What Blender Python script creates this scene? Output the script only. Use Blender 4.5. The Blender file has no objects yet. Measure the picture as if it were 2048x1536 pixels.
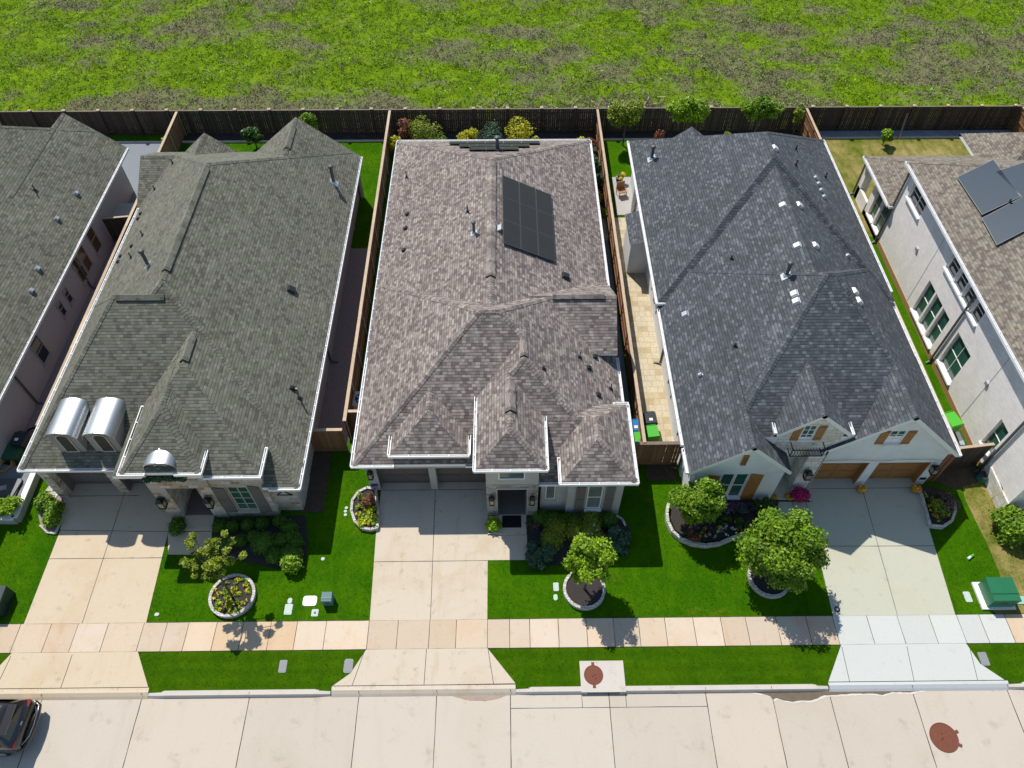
import bpy, math, random
import numpy as np
from mathutils import Vector, Matrix
random.seed(7); RNG = np.random.default_rng(7)
scene = bpy.context.scene
COL = scene.collection
# ---------------------------------------------------------------- camera, world, sun, exposure
CAMROT = ((0.9999502727, -0.0099725516, -0.0000184439),
          (0.0079066882, 0.7916758027, 0.6108902583),
          (0.0060775330, 0.6108600261, -0.7917152847))      # rows: right, up, forward
CAMH = 32.0; FPX = 1487.534
cam = bpy.data.objects.new('camera', bpy.data.cameras.new('camera'))
COL.objects.link(cam); scene.camera = cam
cam.data.sensor_width = 36; cam.data.lens = FPX / 2048 * 36
cam.data.clip_start = 0.5; cam.data.clip_end = 3000
_r, _u, _f = (Vector(v) for v in CAMROT)
cam.matrix_world = Matrix(((_r.x, _u.x, -_f.x, 0), (_r.y, _u.y, -_f.y, 0), (_r.z, _u.z, -_f.z, CAMH), (0, 0, 0, 1)))
SUN = Vector((0.36, -0.61, -1.0)).normalized()
sl = bpy.data.lights.new('sun', 'SUN'); sl.energy = 4.6; sl.angle = math.radians(0.53); sl.color = (1.0, 0.95, 0.87)
so = bpy.data.objects.new('sun', sl); COL.objects.link(so)
so.rotation_euler = SUN.to_track_quat('-Z', 'Y').to_euler(); so.location = (-20, 30, 60)
w = bpy.data.worlds.new('World'); scene.world = w; w.use_nodes = True
wn = w.node_tree; bg = wn.nodes['Background']
sky = wn.nodes.new('ShaderNodeTexSky'); sky.sky_type = 'NISHITA'; sky.sun_disc = False
sky.sun_elevation = math.radians(54.7); sky.sun_rotation = math.radians(-30.5)
sky.air_density = 1.3; sky.dust_density = 0.3; sky.ozone_density = 2.0
wn.links.new(sky.outputs[0], bg.inputs[0]); bg.inputs[1].default_value = 0.108
scene.view_settings.view_transform = 'Standard'; scene.view_settings.look = 'None'
scene.view_settings.exposure = 0.2; scene.view_settings.gamma = 1.0
scene.render.engine = 'CYCLES'
scene.cycles.max_bounces = 6; scene.cycles.transparent_max_bounces = 8

def ray(px, py):
    d = ((px - 1024) / FPX, -(py - 768) / FPX, 1.0)
    return np.array([sum(CAMROT[i][k] * d[i] for i in range(3)) for k in range(3)])
CP = np.array([0, 0, CAMH])
def P(px, py, z=0.0):
    """world point at height z seen at photo pixel (px, py)"""
    d = ray(px, py); return tuple(CP + d * ((z - CAMH) / d[2]))
def G(pts, z=0.0): return [P(*p, z)[:2] for p in pts]

# ---------------------------------------------------------------- object helpers
def tag(o, label=None, cat=None, group=None, kind=None):
    if label: o['label'] = label
    if cat: o['category'] = cat
    if group: o['group'] = group
    if kind: o['kind'] = kind
    return o
def thing(name, loc, label, cat, group=None, rz=0.0):
    o = bpy.data.objects.new(name, None); COL.objects.link(o)
    o.empty_display_size = 0.3; o.location = loc; o.rotation_euler = (0, 0, rz)
    return tag(o, label, cat, group)
def children(o): return [c for c in bpy.data.objects if c.parent == o]
def copy_tree(o, parent=None):
    c = o.copy(); COL.objects.link(c)
    if parent is not None: c.parent = parent
    for ch in children(o): copy_tree(ch, c)
    return c

class MB:
    """collects polygons; build() links them as one mesh object"""
    def __init__(s): s.v = []; s.f = []; s.uv = []; s.mi = []; s.col = []; s.smooth = []
    def poly(s, pts, mi=0, uv=None, col=(1, 1, 1), smooth=False):
        b = len(s.v); s.v += [tuple(p) for p in pts]; s.f.append(tuple(range(b, b + len(pts))))
        if uv is None:
            a = np.array(pts, float); n = np.cross(a[1] - a[0], a[2] - a[0]); n = np.abs(n)
            k = int(np.argmax(n))
            uv = [(p[1], p[2]) if k == 0 else (p[0], p[2]) if k == 1 else (p[0], p[1]) for p in pts]
        s.uv.append(uv); s.mi.append(mi); s.col.append(col); s.smooth.append(smooth)
    def mesh(s, verts, faces, mi=0, col=(1, 1, 1), smooth=False):
        b = len(s.v); s.v += [tuple(p) for p in verts]
        for f in faces:
            s.f.append(tuple(b + i for i in f)); s.mi.append(mi); s.col.append(col); s.smooth.append(smooth)
            pts = [verts[i] for i in f]
            a = np.array(pts, float); n = np.abs(np.cross(a[1] - a[0], a[2] - a[0])); k = int(np.argmax(n))
            s.uv.append([(p[1], p[2]) if k == 0 else (p[0], p[2]) if k == 1 else (p[0], p[1]) for p in pts])
    def box(s, x0, x1, y0, y1, z0, z1, mi=0, col=(1, 1, 1)):
        v = [(x0, y0, z0), (x1, y0, z0), (x1, y1, z0), (x0, y1, z0), (x0, y0, z1), (x1, y0, z1), (x1, y1, z1), (x0, y1, z1)]
        s.mesh(v, [(0, 3, 2, 1), (4, 5, 6, 7), (0, 1, 5, 4), (1, 2, 6, 5), (2, 3, 7, 6), (3, 0, 4, 7)], mi, col)
    def obox(s, c, ax, ay, az, mi=0, col=(1, 1, 1)):
        """box from centre and three half-axis vectors"""
        c, ax, ay, az = (Vector(q) for q in (c, ax, ay, az))
        v = [c + i * ax + j * ay + k * az for k in (-1, 1) for i, j in ((-1, -1), (1, -1), (1, 1), (-1, 1))]
        s.mesh(v, [(0, 3, 2, 1), (4, 5, 6, 7), (0, 1, 5, 4), (1, 2, 6, 5), (2, 3, 7, 6), (3, 0, 4, 7)], mi, col)
    def beam(s, a, b, w, h, mi=0, col=(1, 1, 1)):
        a, b = Vector(a), Vector(b); d = b - a; L = d.length; d.normalize()
        side = d.cross(Vector((0, 0, 1)))
        if side.length < 1e-3: side = Vector((1, 0, 0))
        side.normalize(); up = side.cross(d)
        s.obox((a + b) / 2, d * L / 2, side * w / 2, up * h / 2, mi, col)
    def tube(s, pts, radii, n=8, mi=0, col=(1, 1, 1), caps=True, smooth=True):
        rings = []
        pts = [Vector(p) for p in pts]
        if not hasattr(radii, '__len__'): radii = [radii] * len(pts)
        for i, p in enumerate(pts):
            d = (pts[min(i + 1, len(pts) - 1)] - pts[max(i - 1, 0)])
            if d.length < 1e-9: d = Vector((0, 0, 1))
            d.normalize()
            a = d.cross(Vector((0.31, 0.17, 0.93)) if abs(d.z) < .9 else Vector((1, 0, 0))); a.normalize(); b = d.cross(a)
            rings.append([p + (a * math.cos(t) + b * math.sin(t)) * radii[i] for t in [2 * math.pi * k / n for k in range(n)]])
        v = [q for r in rings for q in r]; f = []
        for i in range(len(rings) - 1):
            for k in range(n): f.append((i * n + k, i * n + (k + 1) % n, (i + 1) * n + (k + 1) % n, (i + 1) * n + k))
        s.mesh(v, f, mi, col, smooth)
        if caps:
            s.mesh(rings[0], [tuple(range(n))][::-1], mi, col); s.mesh(rings[-1], [tuple(range(n))], mi, col)
    def lathe(s, c, prof, n=20, mi=0, col=(1, 1, 1), smooth=True, squash=1.0, cap=True):
        v = []; f = []
        for r, z in prof:
            v += [(c[0] + r * math.cos(2 * math.pi * k / n), c[1] + squash * r * math.sin(2 * math.pi * k / n), c[2] + z) for k in range(n)]
        for i in range(len(prof) - 1):
            for k in range(n): f.append((i * n + k, i * n + (k + 1) % n, (i + 1) * n + (k + 1) % n, (i + 1) * n + k))
        s.mesh(v, f, mi, col, smooth)
        if cap: s.mesh(v[-n:], [tuple(range(n))], mi, col)
    def slab(s, pts, z0, z1, mi=0, col=(1, 1, 1)):
        """vertical prism over a 2-D outline"""
        n = len(pts); a = sum(pts[i][0] * pts[(i + 1) % n][1] - pts[(i + 1) % n][0] * pts[i][1] for i in range(n))
        if a < 0: pts = pts[::-1]
        s.poly([(x, y, z1) for x, y in pts], mi, None, col)
        for i in range(n):
            (xa, ya), (xb, yb) = pts[i], pts[(i + 1) % n]
            L = math.hypot(xb - xa, yb - ya)
            s.poly([(xa, ya, z0), (xb, yb, z0), (xb, yb, z1), (xa, ya, z1)], mi, [(0, z0), (L, z0), (L, z1), (0, z1)], col)
    def build(s, name, mats, parent=None, loc=None):
        me = bpy.data.meshes.new(name)
        me.from_pydata(s.v, [], s.f)
        uvl = me.uv_layers.new(name='UVMap'); flat = [c for f in s.uv for p in f for c in p]
        uvl.data.foreach_set('uv', flat)
        ca = me.color_attributes.new('Col', 'FLOAT_COLOR', 'CORNER')
        ca.data.foreach_set('color', [c for f, cc in zip(s.f, s.col) for _ in f for c in (*cc, 1.0)])
        me.polygons.foreach_set('material_index', s.mi); me.polygons.foreach_set('use_smooth', s.smooth)
        for m in (mats if isinstance(mats, (list, tuple)) else [mats]): me.materials.append(m)
        me.update()
        o = bpy.data.objects.new(name, me); COL.objects.link(o)
        if parent is not None: o.parent = parent
        if loc is not None: o.location = loc
        return o
def local(parent):
    """shift so that world coordinates can be used for parts of an unrotated thing"""
    return tuple(-c for c in parent.location)

# ---------------------------------------------------------------- materials
def newmat(name):
    m = bpy.data.materials.new(name); m.use_nodes = True
    return m, m.node_tree, m.node_tree.nodes['Principled BSDF']
class NT:
    def __init__(s, nt): s.nt = nt
    def n(s, t, **k):
        x = s.nt.nodes.new(t)
        for a, b in k.items(): setattr(x, a, b)
        return x
    def l(s, a, b): s.nt.links.new(a, b)
    def set(s, sock, v):
        if isinstance(v, bpy.types.NodeSocket): s.l(v, sock)
        else: sock.default_value = v
    def m(s, op, a, b=0.0, c=0.0):
        x = s.n('ShaderNodeMath', operation=op); s.set(x.inputs[0], a); s.set(x.inputs[1], b); s.set(x.inputs[2], c); return x.outputs[0]
    def mixc(s, f, a, b, mode='MIX'):
        x = s.n('ShaderNodeMix', data_type='RGBA', blend_type=mode); s.set(x.inputs[0], f)
        s.set(x.inputs[6], a if isinstance(a, bpy.types.NodeSocket) else (*a, 1)); s.set(x.inputs[7], b if isinstance(b, bpy.types.NodeSocket) else (*b, 1)); return x.outputs[2]
    def noise(s, vec, scale, detail=3, rough=.55, dist=0.0):
        x = s.n('ShaderNodeTexNoise'); x.inputs['Scale'].default_value = scale; x.inputs['Detail'].default_value = detail
        x.inputs['Roughness'].default_value = rough; x.inputs['Distortion'].default_value = dist
        if vec is not None: s.l(vec, x.inputs['Vector'])
        return x.outputs['Fac']
    def ramp(s, f, stops, interp='LINEAR'):
        x = s.n('ShaderNodeValToRGB'); cr = x.color_ramp; cr.interpolation = interp
        while len(cr.elements) < len(stops): cr.elements.new(0.5)
        for e, (p, c) in zip(cr.elements, stops): e.position = p; e.color = (*c, 1) if len(c) == 3 else c
        s.set(x.inputs[0], f); return x.outputs[0]
    def sstep(s, f, a, b):
        x = s.n('ShaderNodeMapRange', interpolation_type='SMOOTHSTEP'); s.set(x.inputs[0], f); x.inputs[1].default_value = a; x.inputs[2].default_value = b; return x.outputs[0]
    def pos(s): return s.n('ShaderNodeNewGeometry').outputs['Position']
    def uv(s):
        x = s.n('ShaderNodeUVMap'); x.uv_map = 'UVMap'; return x.outputs[0]
    def sep(s, v):
        x = s.n('ShaderNodeSeparateXYZ'); s.l(v, x.inputs[0]); return x.outputs
    def comb(s, a, b, c=0.0):
        x = s.n('ShaderNodeCombineXYZ'); s.set(x.inputs[0], a); s.set(x.inputs[1], b); s.set(x.inputs[2], c); return x.outputs[0]
    def white(s, vec):
        x = s.n('ShaderNodeTexWhiteNoise', noise_dimensions='2D'); s.l(vec, x.inputs['Vector']); return x.outputs
    def bump(s, h, strength, dist, bsdf):
        x = s.n('ShaderNodeBump'); x.inputs['Strength'].default_value = strength; x.inputs['Distance'].default_value = dist
        s.l(h, x.inputs['Height']); s.l(x.outputs[0], bsdf.inputs['Normal'])
    def scaled(s, v, sc):
        x = s.n('ShaderNodeVectorMath', operation='MULTIPLY'); s.l(v, x.inputs[0]); x.inputs[1].default_value = sc; return x.outputs[0]
    def attr(s):
        x = s.n('ShaderNodeAttribute'); x.attribute_name = 'Col'; return x.outputs['Color']
def plain(name, col, rough=.6, metal=0.0, var=.12, scale=3.0, bump=0.0):
    m, nt, b = newmat(name); t = NT(nt); p = t.pos()
    n = t.noise(p, scale, 4); f = t.m('MULTIPLY_ADD', n, 2 * var, 1 - var)
    c = t.mixc(1.0, col, t.comb(f, f, f), 'MULTIPLY')
    t.l(t.mixc(1.0, c, t.attr(), 'MULTIPLY'), b.inputs['Base Color'])
    b.inputs['Roughness'].default_value = rough; b.inputs['Metallic'].default_value = metal
    if bump: t.bump(t.noise(p, 40, 3), bump, .01, b)
    return m
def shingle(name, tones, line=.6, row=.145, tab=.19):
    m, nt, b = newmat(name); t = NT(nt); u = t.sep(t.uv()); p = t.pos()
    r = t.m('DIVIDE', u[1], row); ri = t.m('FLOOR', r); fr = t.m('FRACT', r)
    rn = t.white(t.comb(ri, 3.7))[0]
    uu = t.m('ADD', t.m('DIVIDE', u[0], tab), t.m('MULTIPLY', rn, 9.0)); ui = t.m('FLOOR', uu); fu = t.m('FRACT', uu)
    wv = t.white(t.comb(ui, ri)); ag = t.white(t.comb(t.m('FLOOR', t.m('MULTIPLY', uu, .45)), t.m('ADD', ri, 91.3)))[0]
    mixv = t.m('ADD', t.m('MULTIPLY', wv[0], .74), t.m('MULTIPLY', ag, .26))
    n = len(tones); c = t.ramp(mixv, [(0.12 + .76 * i / (n - 1), tn) for i, tn in enumerate(tones)])
    big = t.noise(p, .35, 4); fine = t.noise(p, 28, 2)
    k = t.m('MULTIPLY', t.m('MULTIPLY_ADD', big, .5, .75), t.m('MULTIPLY_ADD', fine, .9, .55))
    ln = t.m('MULTIPLY_ADD', t.m('LESS_THAN', fr, .13), -line, 1.0)  # butt-edge shadow of each course, painted dark into the colour
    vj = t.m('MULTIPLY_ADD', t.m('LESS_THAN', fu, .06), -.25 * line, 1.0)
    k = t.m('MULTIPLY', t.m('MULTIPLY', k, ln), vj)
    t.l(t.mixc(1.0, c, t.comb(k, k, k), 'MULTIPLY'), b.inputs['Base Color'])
    b.inputs['Roughness'].default_value = .9; b.inputs['Specular IOR Level'].default_value = .25
    h = t.m('ADD', t.m('MULTIPLY', t.m('SUBTRACT', 1.0, fr), .8), t.m('ADD', t.m('MULTIPLY', wv[0], .3), t.m('MULTIPLY', fine, .6)))
    t.bump(h, .9, .016, b)
    return m
def concrete(name, col, warm=(.62, .42, .24), stain=.35, dark=.25, rough=.85, sc=1.0):
    m, nt, b = newmat(name); t = NT(nt); p = t.pos()
    a = t.noise(p, .45 * sc, 5, .6, .6); bb = t.noise(t.scaled(p, (3.0, .5, 1)), .9 * sc, 4, .6); f = t.noise(p, 35, 3, .7); g = t.noise(p, 2.2 * sc, 5, .65)
    c = t.mixc(t.m('MULTIPLY', t.sstep(a, .48, .75), stain), col, warm)
    c = t.mixc(t.m('MULTIPLY', t.sstep(bb, .52, .78), stain * .8), c, warm)
    dk = t.m('MULTIPLY', t.sstep(g, .55, .8), dark)
    k = t.m('MULTIPLY', t.m('SUBTRACT', 1.0, dk), t.m('MULTIPLY_ADD', f, .36, .82))
    c = t.mixc(1.0, c, t.comb(k, k, k), 'MULTIPLY'); c = t.mixc(1.0, c, t.attr(), 'MULTIPLY')
    t.l(c, b.inputs['Base Color']); b.inputs['Roughness'].default_value = rough; b.inputs['Specular IOR Level'].default_value = .3
    t.bump(f, .4, .004, b)
    return m
def brick(name, col, mortar=None, bw=.24, bh=.076, var=.15, bumpd=.006, tones=None):
    m, nt, b = newmat(name); t = NT(nt); x = t.n('ShaderNodeTexBrick'); t.l(t.uv(), x.inputs['Vector'])
    x.inputs['Scale'].default_value = 1; x.inputs['Brick Width'].default_value = bw; x.inputs['Row Height'].default_value = bh
    x.inputs['Mortar Size'].default_value = .008 if not tones else .014; x.inputs['Mortar Smooth'].default_value = .3
    if tones:
        # random tone per stone from floor-based cells
        u = t.sep(t.uv()); r = t.m('FLOOR', t.m('DIVIDE', u[1], bh)); off = t.m('MULTIPLY', t.m('MODULO', r, 2.0), .5)
        ci = t.m('FLOOR', t.m('SUBTRACT', t.m('DIVIDE', u[0], bw), off)); wv = t.white(t.comb(ci, r))[0]
        c1 = t.ramp(wv, [(i / (len(tones)), c) for i, c in enumerate(tones)], 'CONSTANT')
        nz = t.noise(t.pos(), 9, 4); kk = t.m('MULTIPLY_ADD', nz, .6, .7); c1 = t.mixc(1.0, c1, t.comb(kk, kk, kk), 'MULTIPLY')
        t.l(c1, x.inputs['Color1']); t.l(c1, x.inputs['Color2'])
    else:
        x.inputs['Color1'].default_value = (*[c * (1 + var) for c in col], 1); x.inputs['Color2'].default_value = (*[c * (1 - var) for c in col], 1)
    mo = mortar or [c * .62 for c in col]; x.inputs['Mortar'].default_value = (*mo, 1)
    g = t.noise(t.pos(), 1.3, 4); k = t.m('MULTIPLY_ADD', g, .3, .85)
    t.l(t.mixc(1.0, x.outputs[0], t.comb(k, k, k), 'MULTIPLY'), b.inputs['Base Color']); b.inputs['Roughness'].default_value = .85
    t.bump(t.m('ADD', t.m('SUBTRACT', 1.0, x.outputs['Fac']), t.m('MULTIPLY', t.noise(t.pos(), 30, 3), .5)), .6, bumpd, b)
    return m
def lawnmat(name, a, bcol, dry, dryamt=.25, stripe=0.0):
    m, nt, b = newmat(name); t = NT(nt); p = t.pos(); q = t.sep(p)
    n1 = t.noise(p, .5, 5, .6); n2 = t.noise(p, 5, 4, .7); n3 = t.noise(t.scaled(p, (1, .35, 1)), 2.0, 3)
    c = t.mixc(t.sstep(t.m('ADD', t.m('MULTIPLY', n1, .6), t.m('MULTIPLY', n3, .4)), .35, .66), a, bcol)
    c = t.mixc(t.m('MULTIPLY', t.sstep(t.noise(p, .8, 5, .65, .4), .58, .78), dryamt), c, dry)
    k = t.m('MULTIPLY_ADD', n2, .9, .55)
    if stripe:
        s = t.m('SINE', t.m('MULTIPLY', q[1], 11.0)); k = t.m('MULTIPLY', k, t.m('MULTIPLY_ADD', s, stripe, 1.0))
    c = t.mixc(1.0, c, t.comb(k, k, k), 'MULTIPLY'); t.l(c, b.inputs['Base Color'])
    b.inputs['Roughness'].default_value = .95; b.inputs['Specular IOR Level'].default_value = .03
    t.bump(t.noise(p, 22, 3, .7), .9, .03, b)
    return m
def leafmat(name, dark, light, rough=.5, trans=.25):
    m, nt, b = newmat(name); t = NT(nt); c = t.mixc(t.sep(t.attr())[0], dark, light)
    n = t.noise(t.pos(), 1.6, 3); k = t.m('MULTIPLY_ADD', n, .7, .65); c = t.mixc(1.0, c, t.comb(k, k, k), 'MULTIPLY')
    t.l(c, b.inputs['Base Color']); b.inputs['Roughness'].default_value = rough; b.inputs['Specular IOR Level'].default_value = .3
    tr = t.n('ShaderNodeBsdfTranslucent'); t.l(c, tr.inputs[0]); mx = t.n('ShaderNodeMixShader'); mx.inputs[0].default_value = trans
    t.l(b.outputs[0], mx.inputs[1]); t.l(tr.outputs[0], mx.inputs[2]); t.l(mx.outputs[0], nt.nodes['Material Output'].inputs[0])
    return m
def glassy(name, col, rough=.05):
    m, nt, b = newmat(name); t = NT(nt); n = t.noise(t.pos(), 2.5, 2)
    t.l(t.mixc(n, [c * .6 for c in col], [c * 1.4 for c in col]), b.inputs['Base Color'])
    b.inputs['Roughness'].default_value = rough; b.inputs['Specular IOR Level'].default_value = .8
    return m
M = dict(
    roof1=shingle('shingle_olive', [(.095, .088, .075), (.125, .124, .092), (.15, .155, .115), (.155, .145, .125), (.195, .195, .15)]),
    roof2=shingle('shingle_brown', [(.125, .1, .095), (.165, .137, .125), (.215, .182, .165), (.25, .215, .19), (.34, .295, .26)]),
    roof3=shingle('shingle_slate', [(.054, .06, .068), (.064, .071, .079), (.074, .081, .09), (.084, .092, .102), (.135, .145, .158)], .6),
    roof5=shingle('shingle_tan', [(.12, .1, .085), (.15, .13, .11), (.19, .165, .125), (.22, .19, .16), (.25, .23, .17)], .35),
    trim=plain('white_trim', (.78, .78, .77), .5, 0, .05),
    trimgrey=plain('grey_trim', (.36, .34, .32), .6, 0, .06),
    soffit=plain('soffit_paint', (.5, .48, .45), .7),
    stucco2=brick('painted_brick_greige', (.44, .43, .41), None, .24, .076, .05),
    stone2=brick('ledge_stone_grey', (.3, .29, .27), (.24, .23, .21), .36, .1, .1, .008, [(.2, .19, .17), (.34, .33, .31), (.42, .41, .38), (.28, .26, .23)]),
    stone1=brick('quarry_stone_mix', (.4, .35, .3), (.45, .42, .38), .42, .2, .1, .01, [(.42, .36, .29), (.5, .46, .41), (.32, .2, .12), (.47, .4, .3), (.38, .34, .31), (.54, .5, .46), (.44, .31, .2)]),
    brick1=brick('painted_brick_stone_grey', (.43, .4, .38), None, .24, .076, .08),
    white3=brick('painted_brick_white', (.72, .74, .74), (.6, .62, .62), .24, .076, .03),
    stone3=brick('white_limestone', (.66, .64, .58), (.42, .38, .34), .55, .24, .05, .008, [(.6, .58, .53), (.68, .66, .62), (.62, .55, .44), (.7, .69, .66)]),
    brick5=brick('painted_brick_ivory', (.86, .82, .78), (.72, .68, .64), .24, .076, .06, .005),
    wood=plain('oak_stain', (.33, .15, .045), .55, 0, .3, 5),
    wooddk=plain('brown_stain', (.08, .065, .055), .6, 0, .15, 5),
    door2=plain('umber_door', (.13, .105, .09), .6, 0, .15, 4),
    door1=plain('taupe_door', (.17, .15, .14), .6, 0, .15, 4),
    taupe=plain('taupe_shutter', (.15, .135, .125), .6, 0, .1, 4),
    black=plain('black_metal', (.012, .012, .014), .4, .3, .2),
    glass=glassy('window_glass', (.02, .028, .03)),
    glassb=glassy('window_glass_blind', (.16, .19, .17), .2),
    glassg=glassy('window_glass_green', (.03, .1, .075), .12),
    glasst=glassy('transom_glass', (.07, .1, .105), .15),
    screen=plain('insect_screen', (.03, .03, .028), .6),
    galv=plain('galvanised_zinc', (.42, .44, .45), .42, .85, .1, 1.2),
    pipe=plain('grey_pipe', (.1, .11, .115), .5, .3),
    flash=plain('flashing_metal', (.55, .57, .6), .35, .6),
    ventblk=plain('black_vent_plastic', (.015, .018, .02), .5),
    ventwht=plain('pale_vent_metal', (.62, .62, .62), .5, .2, .05),
    solar=plain('solar_glass_grey', (.035, .036, .036), .45, 0, .12, 1.2),
    solarb=plain('solar_glass_blue', (.014, .035, .06), .38, 0, .1, 1.5),
    alu=plain('aluminium', (.5, .52, .54), .35, .8),
    joint=plain('joint_filler', (.045, .04, .035), .95),
    steelp=plain('fence_post_steel', (.4, .38, .33), .5, .5),
    rust=plain('rusty_iron', (.17, .055, .03), .8, .2, .25, 12, .6),
    lid=plain('meter_lid_pale', (.5, .56, .5), .7, 0, .1),
    lidg=plain('meter_lid_grey', (.25, .25, .25), .7, 0, .1),
    mulch=plain('dark_mulch', (.035, .028, .026), .95, 0, .6, 14, 1.0),
    mulcht=plain('tan_mulch', (.34, .2, .08), .95, 0, .45, 12, 1.0),
    gravel=plain('purple_gravel', (.27, .215, .2), .95, 0, .6, 16, 1.0),
    gravb=plain('bluish_gravel', (.2, .22, .24), .95, 0, .3, 14, 1.0),
    soil=plain('bare_soil', (.07, .05, .035), .95, 0, .4, 5, 1.0),
    plst=brick('planter_stone', (.5, .48, .44), (.3, .28, .25), .3, .12, .05, .006, [(.5, .48, .44), (.58, .56, .52), (.46, .42, .36)]),
)
def woodboards(name, a, b2, w=.14, axis='u'):
    m, nt, b = newmat(name); t = NT(nt); u = t.sep(t.uv()); i = t.m('FLOOR', t.m('DIVIDE', u[0], w)); wv = t.white(t.comb(i, 5.0))[0]
    g = t.noise(t.comb(t.m('MULTIPLY', u[0], 9.0), t.m('MULTIPLY', u[1], .8), i), 3.0, 4, .7)
    c = t.mixc(t.m('ADD', t.m('MULTIPLY', wv, .55), t.m('MULTIPLY', g, .45)), a, b2)
    t.l(t.mixc(1.0, c, t.attr(), 'MULTIPLY'), b.inputs['Base Color']); b.inputs['Roughness'].default_value = .85
    t.bump(g, .5, .006, b); return m
for k_ in ('solarb', 'solar'): M[k_].node_tree.nodes['Principled BSDF'].inputs['Specular IOR Level'].default_value = .12
M['fdark'] = woodboards('fence_boards_dark', (.035, .025, .02), (.085, .06, .045))
M['fmid'] = woodboards('fence_boards_cedar', (.16, .08, .035), (.3, .16, .075))
M['frust'] = woodboards('fence_boards_redwood', (.13, .055, .025), (.26, .12, .055))
M['fcap'] = plain('fence_cap_weathered', (.46, .35, .24), .85, 0, .25, 6)
M['fcapd'] = plain('fence_cap_brown', (.2, .15, .115), .85, 0, .25, 6)
M['conc1'] = concrete('concrete_tan', (.54, .445, .32), (.47, .33, .19), .4, .32)
M['conc2'] = concrete('concrete_cream', (.53, .455, .355), (.42, .29, .17), .45, .36)
M['conc3'] = concrete('concrete_pale', (.45, .45, .36), (.42, .38, .24), .3, .2)
M['conc3n'] = concrete('concrete_new_white', (.5, .515, .49), (.5, .46, .36), .2, .15)
M['walkc'] = concrete('concrete_walk', (.56, .47, .37), (.52, .3, .15), .45, .22)
M['street'] = concrete('concrete_street', (.485, .425, .35), (.42, .36, .27), .4, .25, .85, .6)
M['kerb'] = concrete('concrete_kerb', (.52, .475, .42), (.4, .35, .3), .3, .3)
M['paver'] = brick('travertine_paver', (.45, .37, .24), (.33, .27, .17), .6, .4, .1, .003, [(.46, .38, .25), (.5, .43, .3), (.4, .32, .19), (.48, .42, .3)])
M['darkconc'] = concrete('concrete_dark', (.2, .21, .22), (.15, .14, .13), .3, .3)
M['lawn'] = lawnmat('mown_lawn', (.026, .098, .0012), (.052, .135, .0012), (.15, .16, .01), .6)
M['verge'] = lawnmat('verge_lawn', (.03, .085, .0012), (.046, .11, .0012), (.1, .11, .008), .25, .06)
M['lawndry'] = lawnmat('dry_lawn', (.09, .12, .01), (.3, .24, .09), (.36, .27, .12), .7)
def fieldmat():
    m, nt, b = newmat('field_ground'); t = NT(nt); p = t.pos(); u = t.sep(t.attr())
    f1 = t.noise(p, 3.2, 6, .72, .3); f2 = t.noise(p, 9, 4, .7); n3 = t.noise(p, .55, 5, .65)
    g = t.ramp(t.m('ADD', t.m('MULTIPLY', n3, .5), t.m('MULTIPLY', f1, .5)), [(.3, (.06, .125, .003)), (.5, (.12, .205, .006)), (.68, (.22, .34, .01))])
    br = t.ramp(t.m('ADD', t.m('MULTIPLY', f1, .5), t.m('MULTIPLY', f2, .5)), [(.3, (.08, .085, .035)), (.5, (.15, .145, .08)), (.7, (.24, .21, .14))])
    k = t.sstep(t.m('ADD', u[0], t.m('MULTIPLY_ADD', f1, .9, -.45)), .4, .62)
    c = t.mixc(t.m('MULTIPLY', k, .8), g, br); q = t.m('MULTIPLY_ADD', f2, 1.1, .45); t.l(t.mixc(1.0, c, t.comb(q, q, q), 'MULTIPLY'), b.inputs['Base Color'])
    b.inputs['Roughness'].default_value = .95; b.inputs['Specular IOR Level'].default_value = .03
    t.bump(f2, .8, .1, b); return m
M['field'] = fieldmat()
M['dirt'] = lawnmat('far_ground', (.07, .13, .01), (.11, .12, .03), (.15, .12, .08), .6)
M['grassblade'] = leafmat('grass_blades', (.035, .11, .0015), (.08, .19, .003), .7, .3)
M['fieldleaf'] = leafmat('field_weeds', (.08, .16, .003), (.23, .34, .008), .7, .3)
M['drystalk'] = leafmat('dry_stalks', (.14, .1, .065), (.5, .42, .3), .8, .1)
M['brownleaf'] = leafmat('brown_weeds', (.13, .1, .075), (.3, .24, .18), .85, .15)
M['leafyg'] = leafmat('leaf_yellow_green', (.09, .2, .003), (.38, .56, .02))
M['leafmid'] = leafmat('leaf_mid_green', (.06, .15, .004), (.27, .42, .02))
M['leafolive'] = leafmat('leaf_olive', (.09, .15, .006), (.38, .44, .04))
M['leafdark'] = leafmat('leaf_dark_green', (.02, .06, .008), (.08, .17, .02), .4)
M['leafblue'] = leafmat('leaf_blue_green', (.03, .075, .035), (.11, .2, .11))
M['leafbox'] = leafmat('leaf_boxwood', (.035, .11, .006), (.14, .28, .015))
M['leafgold'] = leafmat('leaf_gold', (.24, .26, .005), (.75, .68, .02))
M['leafred'] = leafmat('leaf_red', (.12, .045, .025), (.35, .14, .07))
M['flmix'] = leafmat('flowers_yellow', (.45, .3, .01), (.85, .7, .05), .7, .1)
M['flwhite'] = leafmat('flowers_white', (.5, .55, .6), (.9, .92, .95), .7, .1)
M['flpurple'] = leafmat('flowers_purple', (.12, .03, .2), (.35, .12, .5), .7, .1)
M['flmag'] = leafmat('flowers_magenta', (.3, .01, .07), (.6, .04, .2), .7, .1)
M['bark'] = plain('bark', (.09, .07, .055), .95, 0, .35, 12, 1.0)
M['brownsh'] = leafmat('twiggy_shrub', (.07, .045, .04), (.22, .16, .14), .8, .1)
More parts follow.
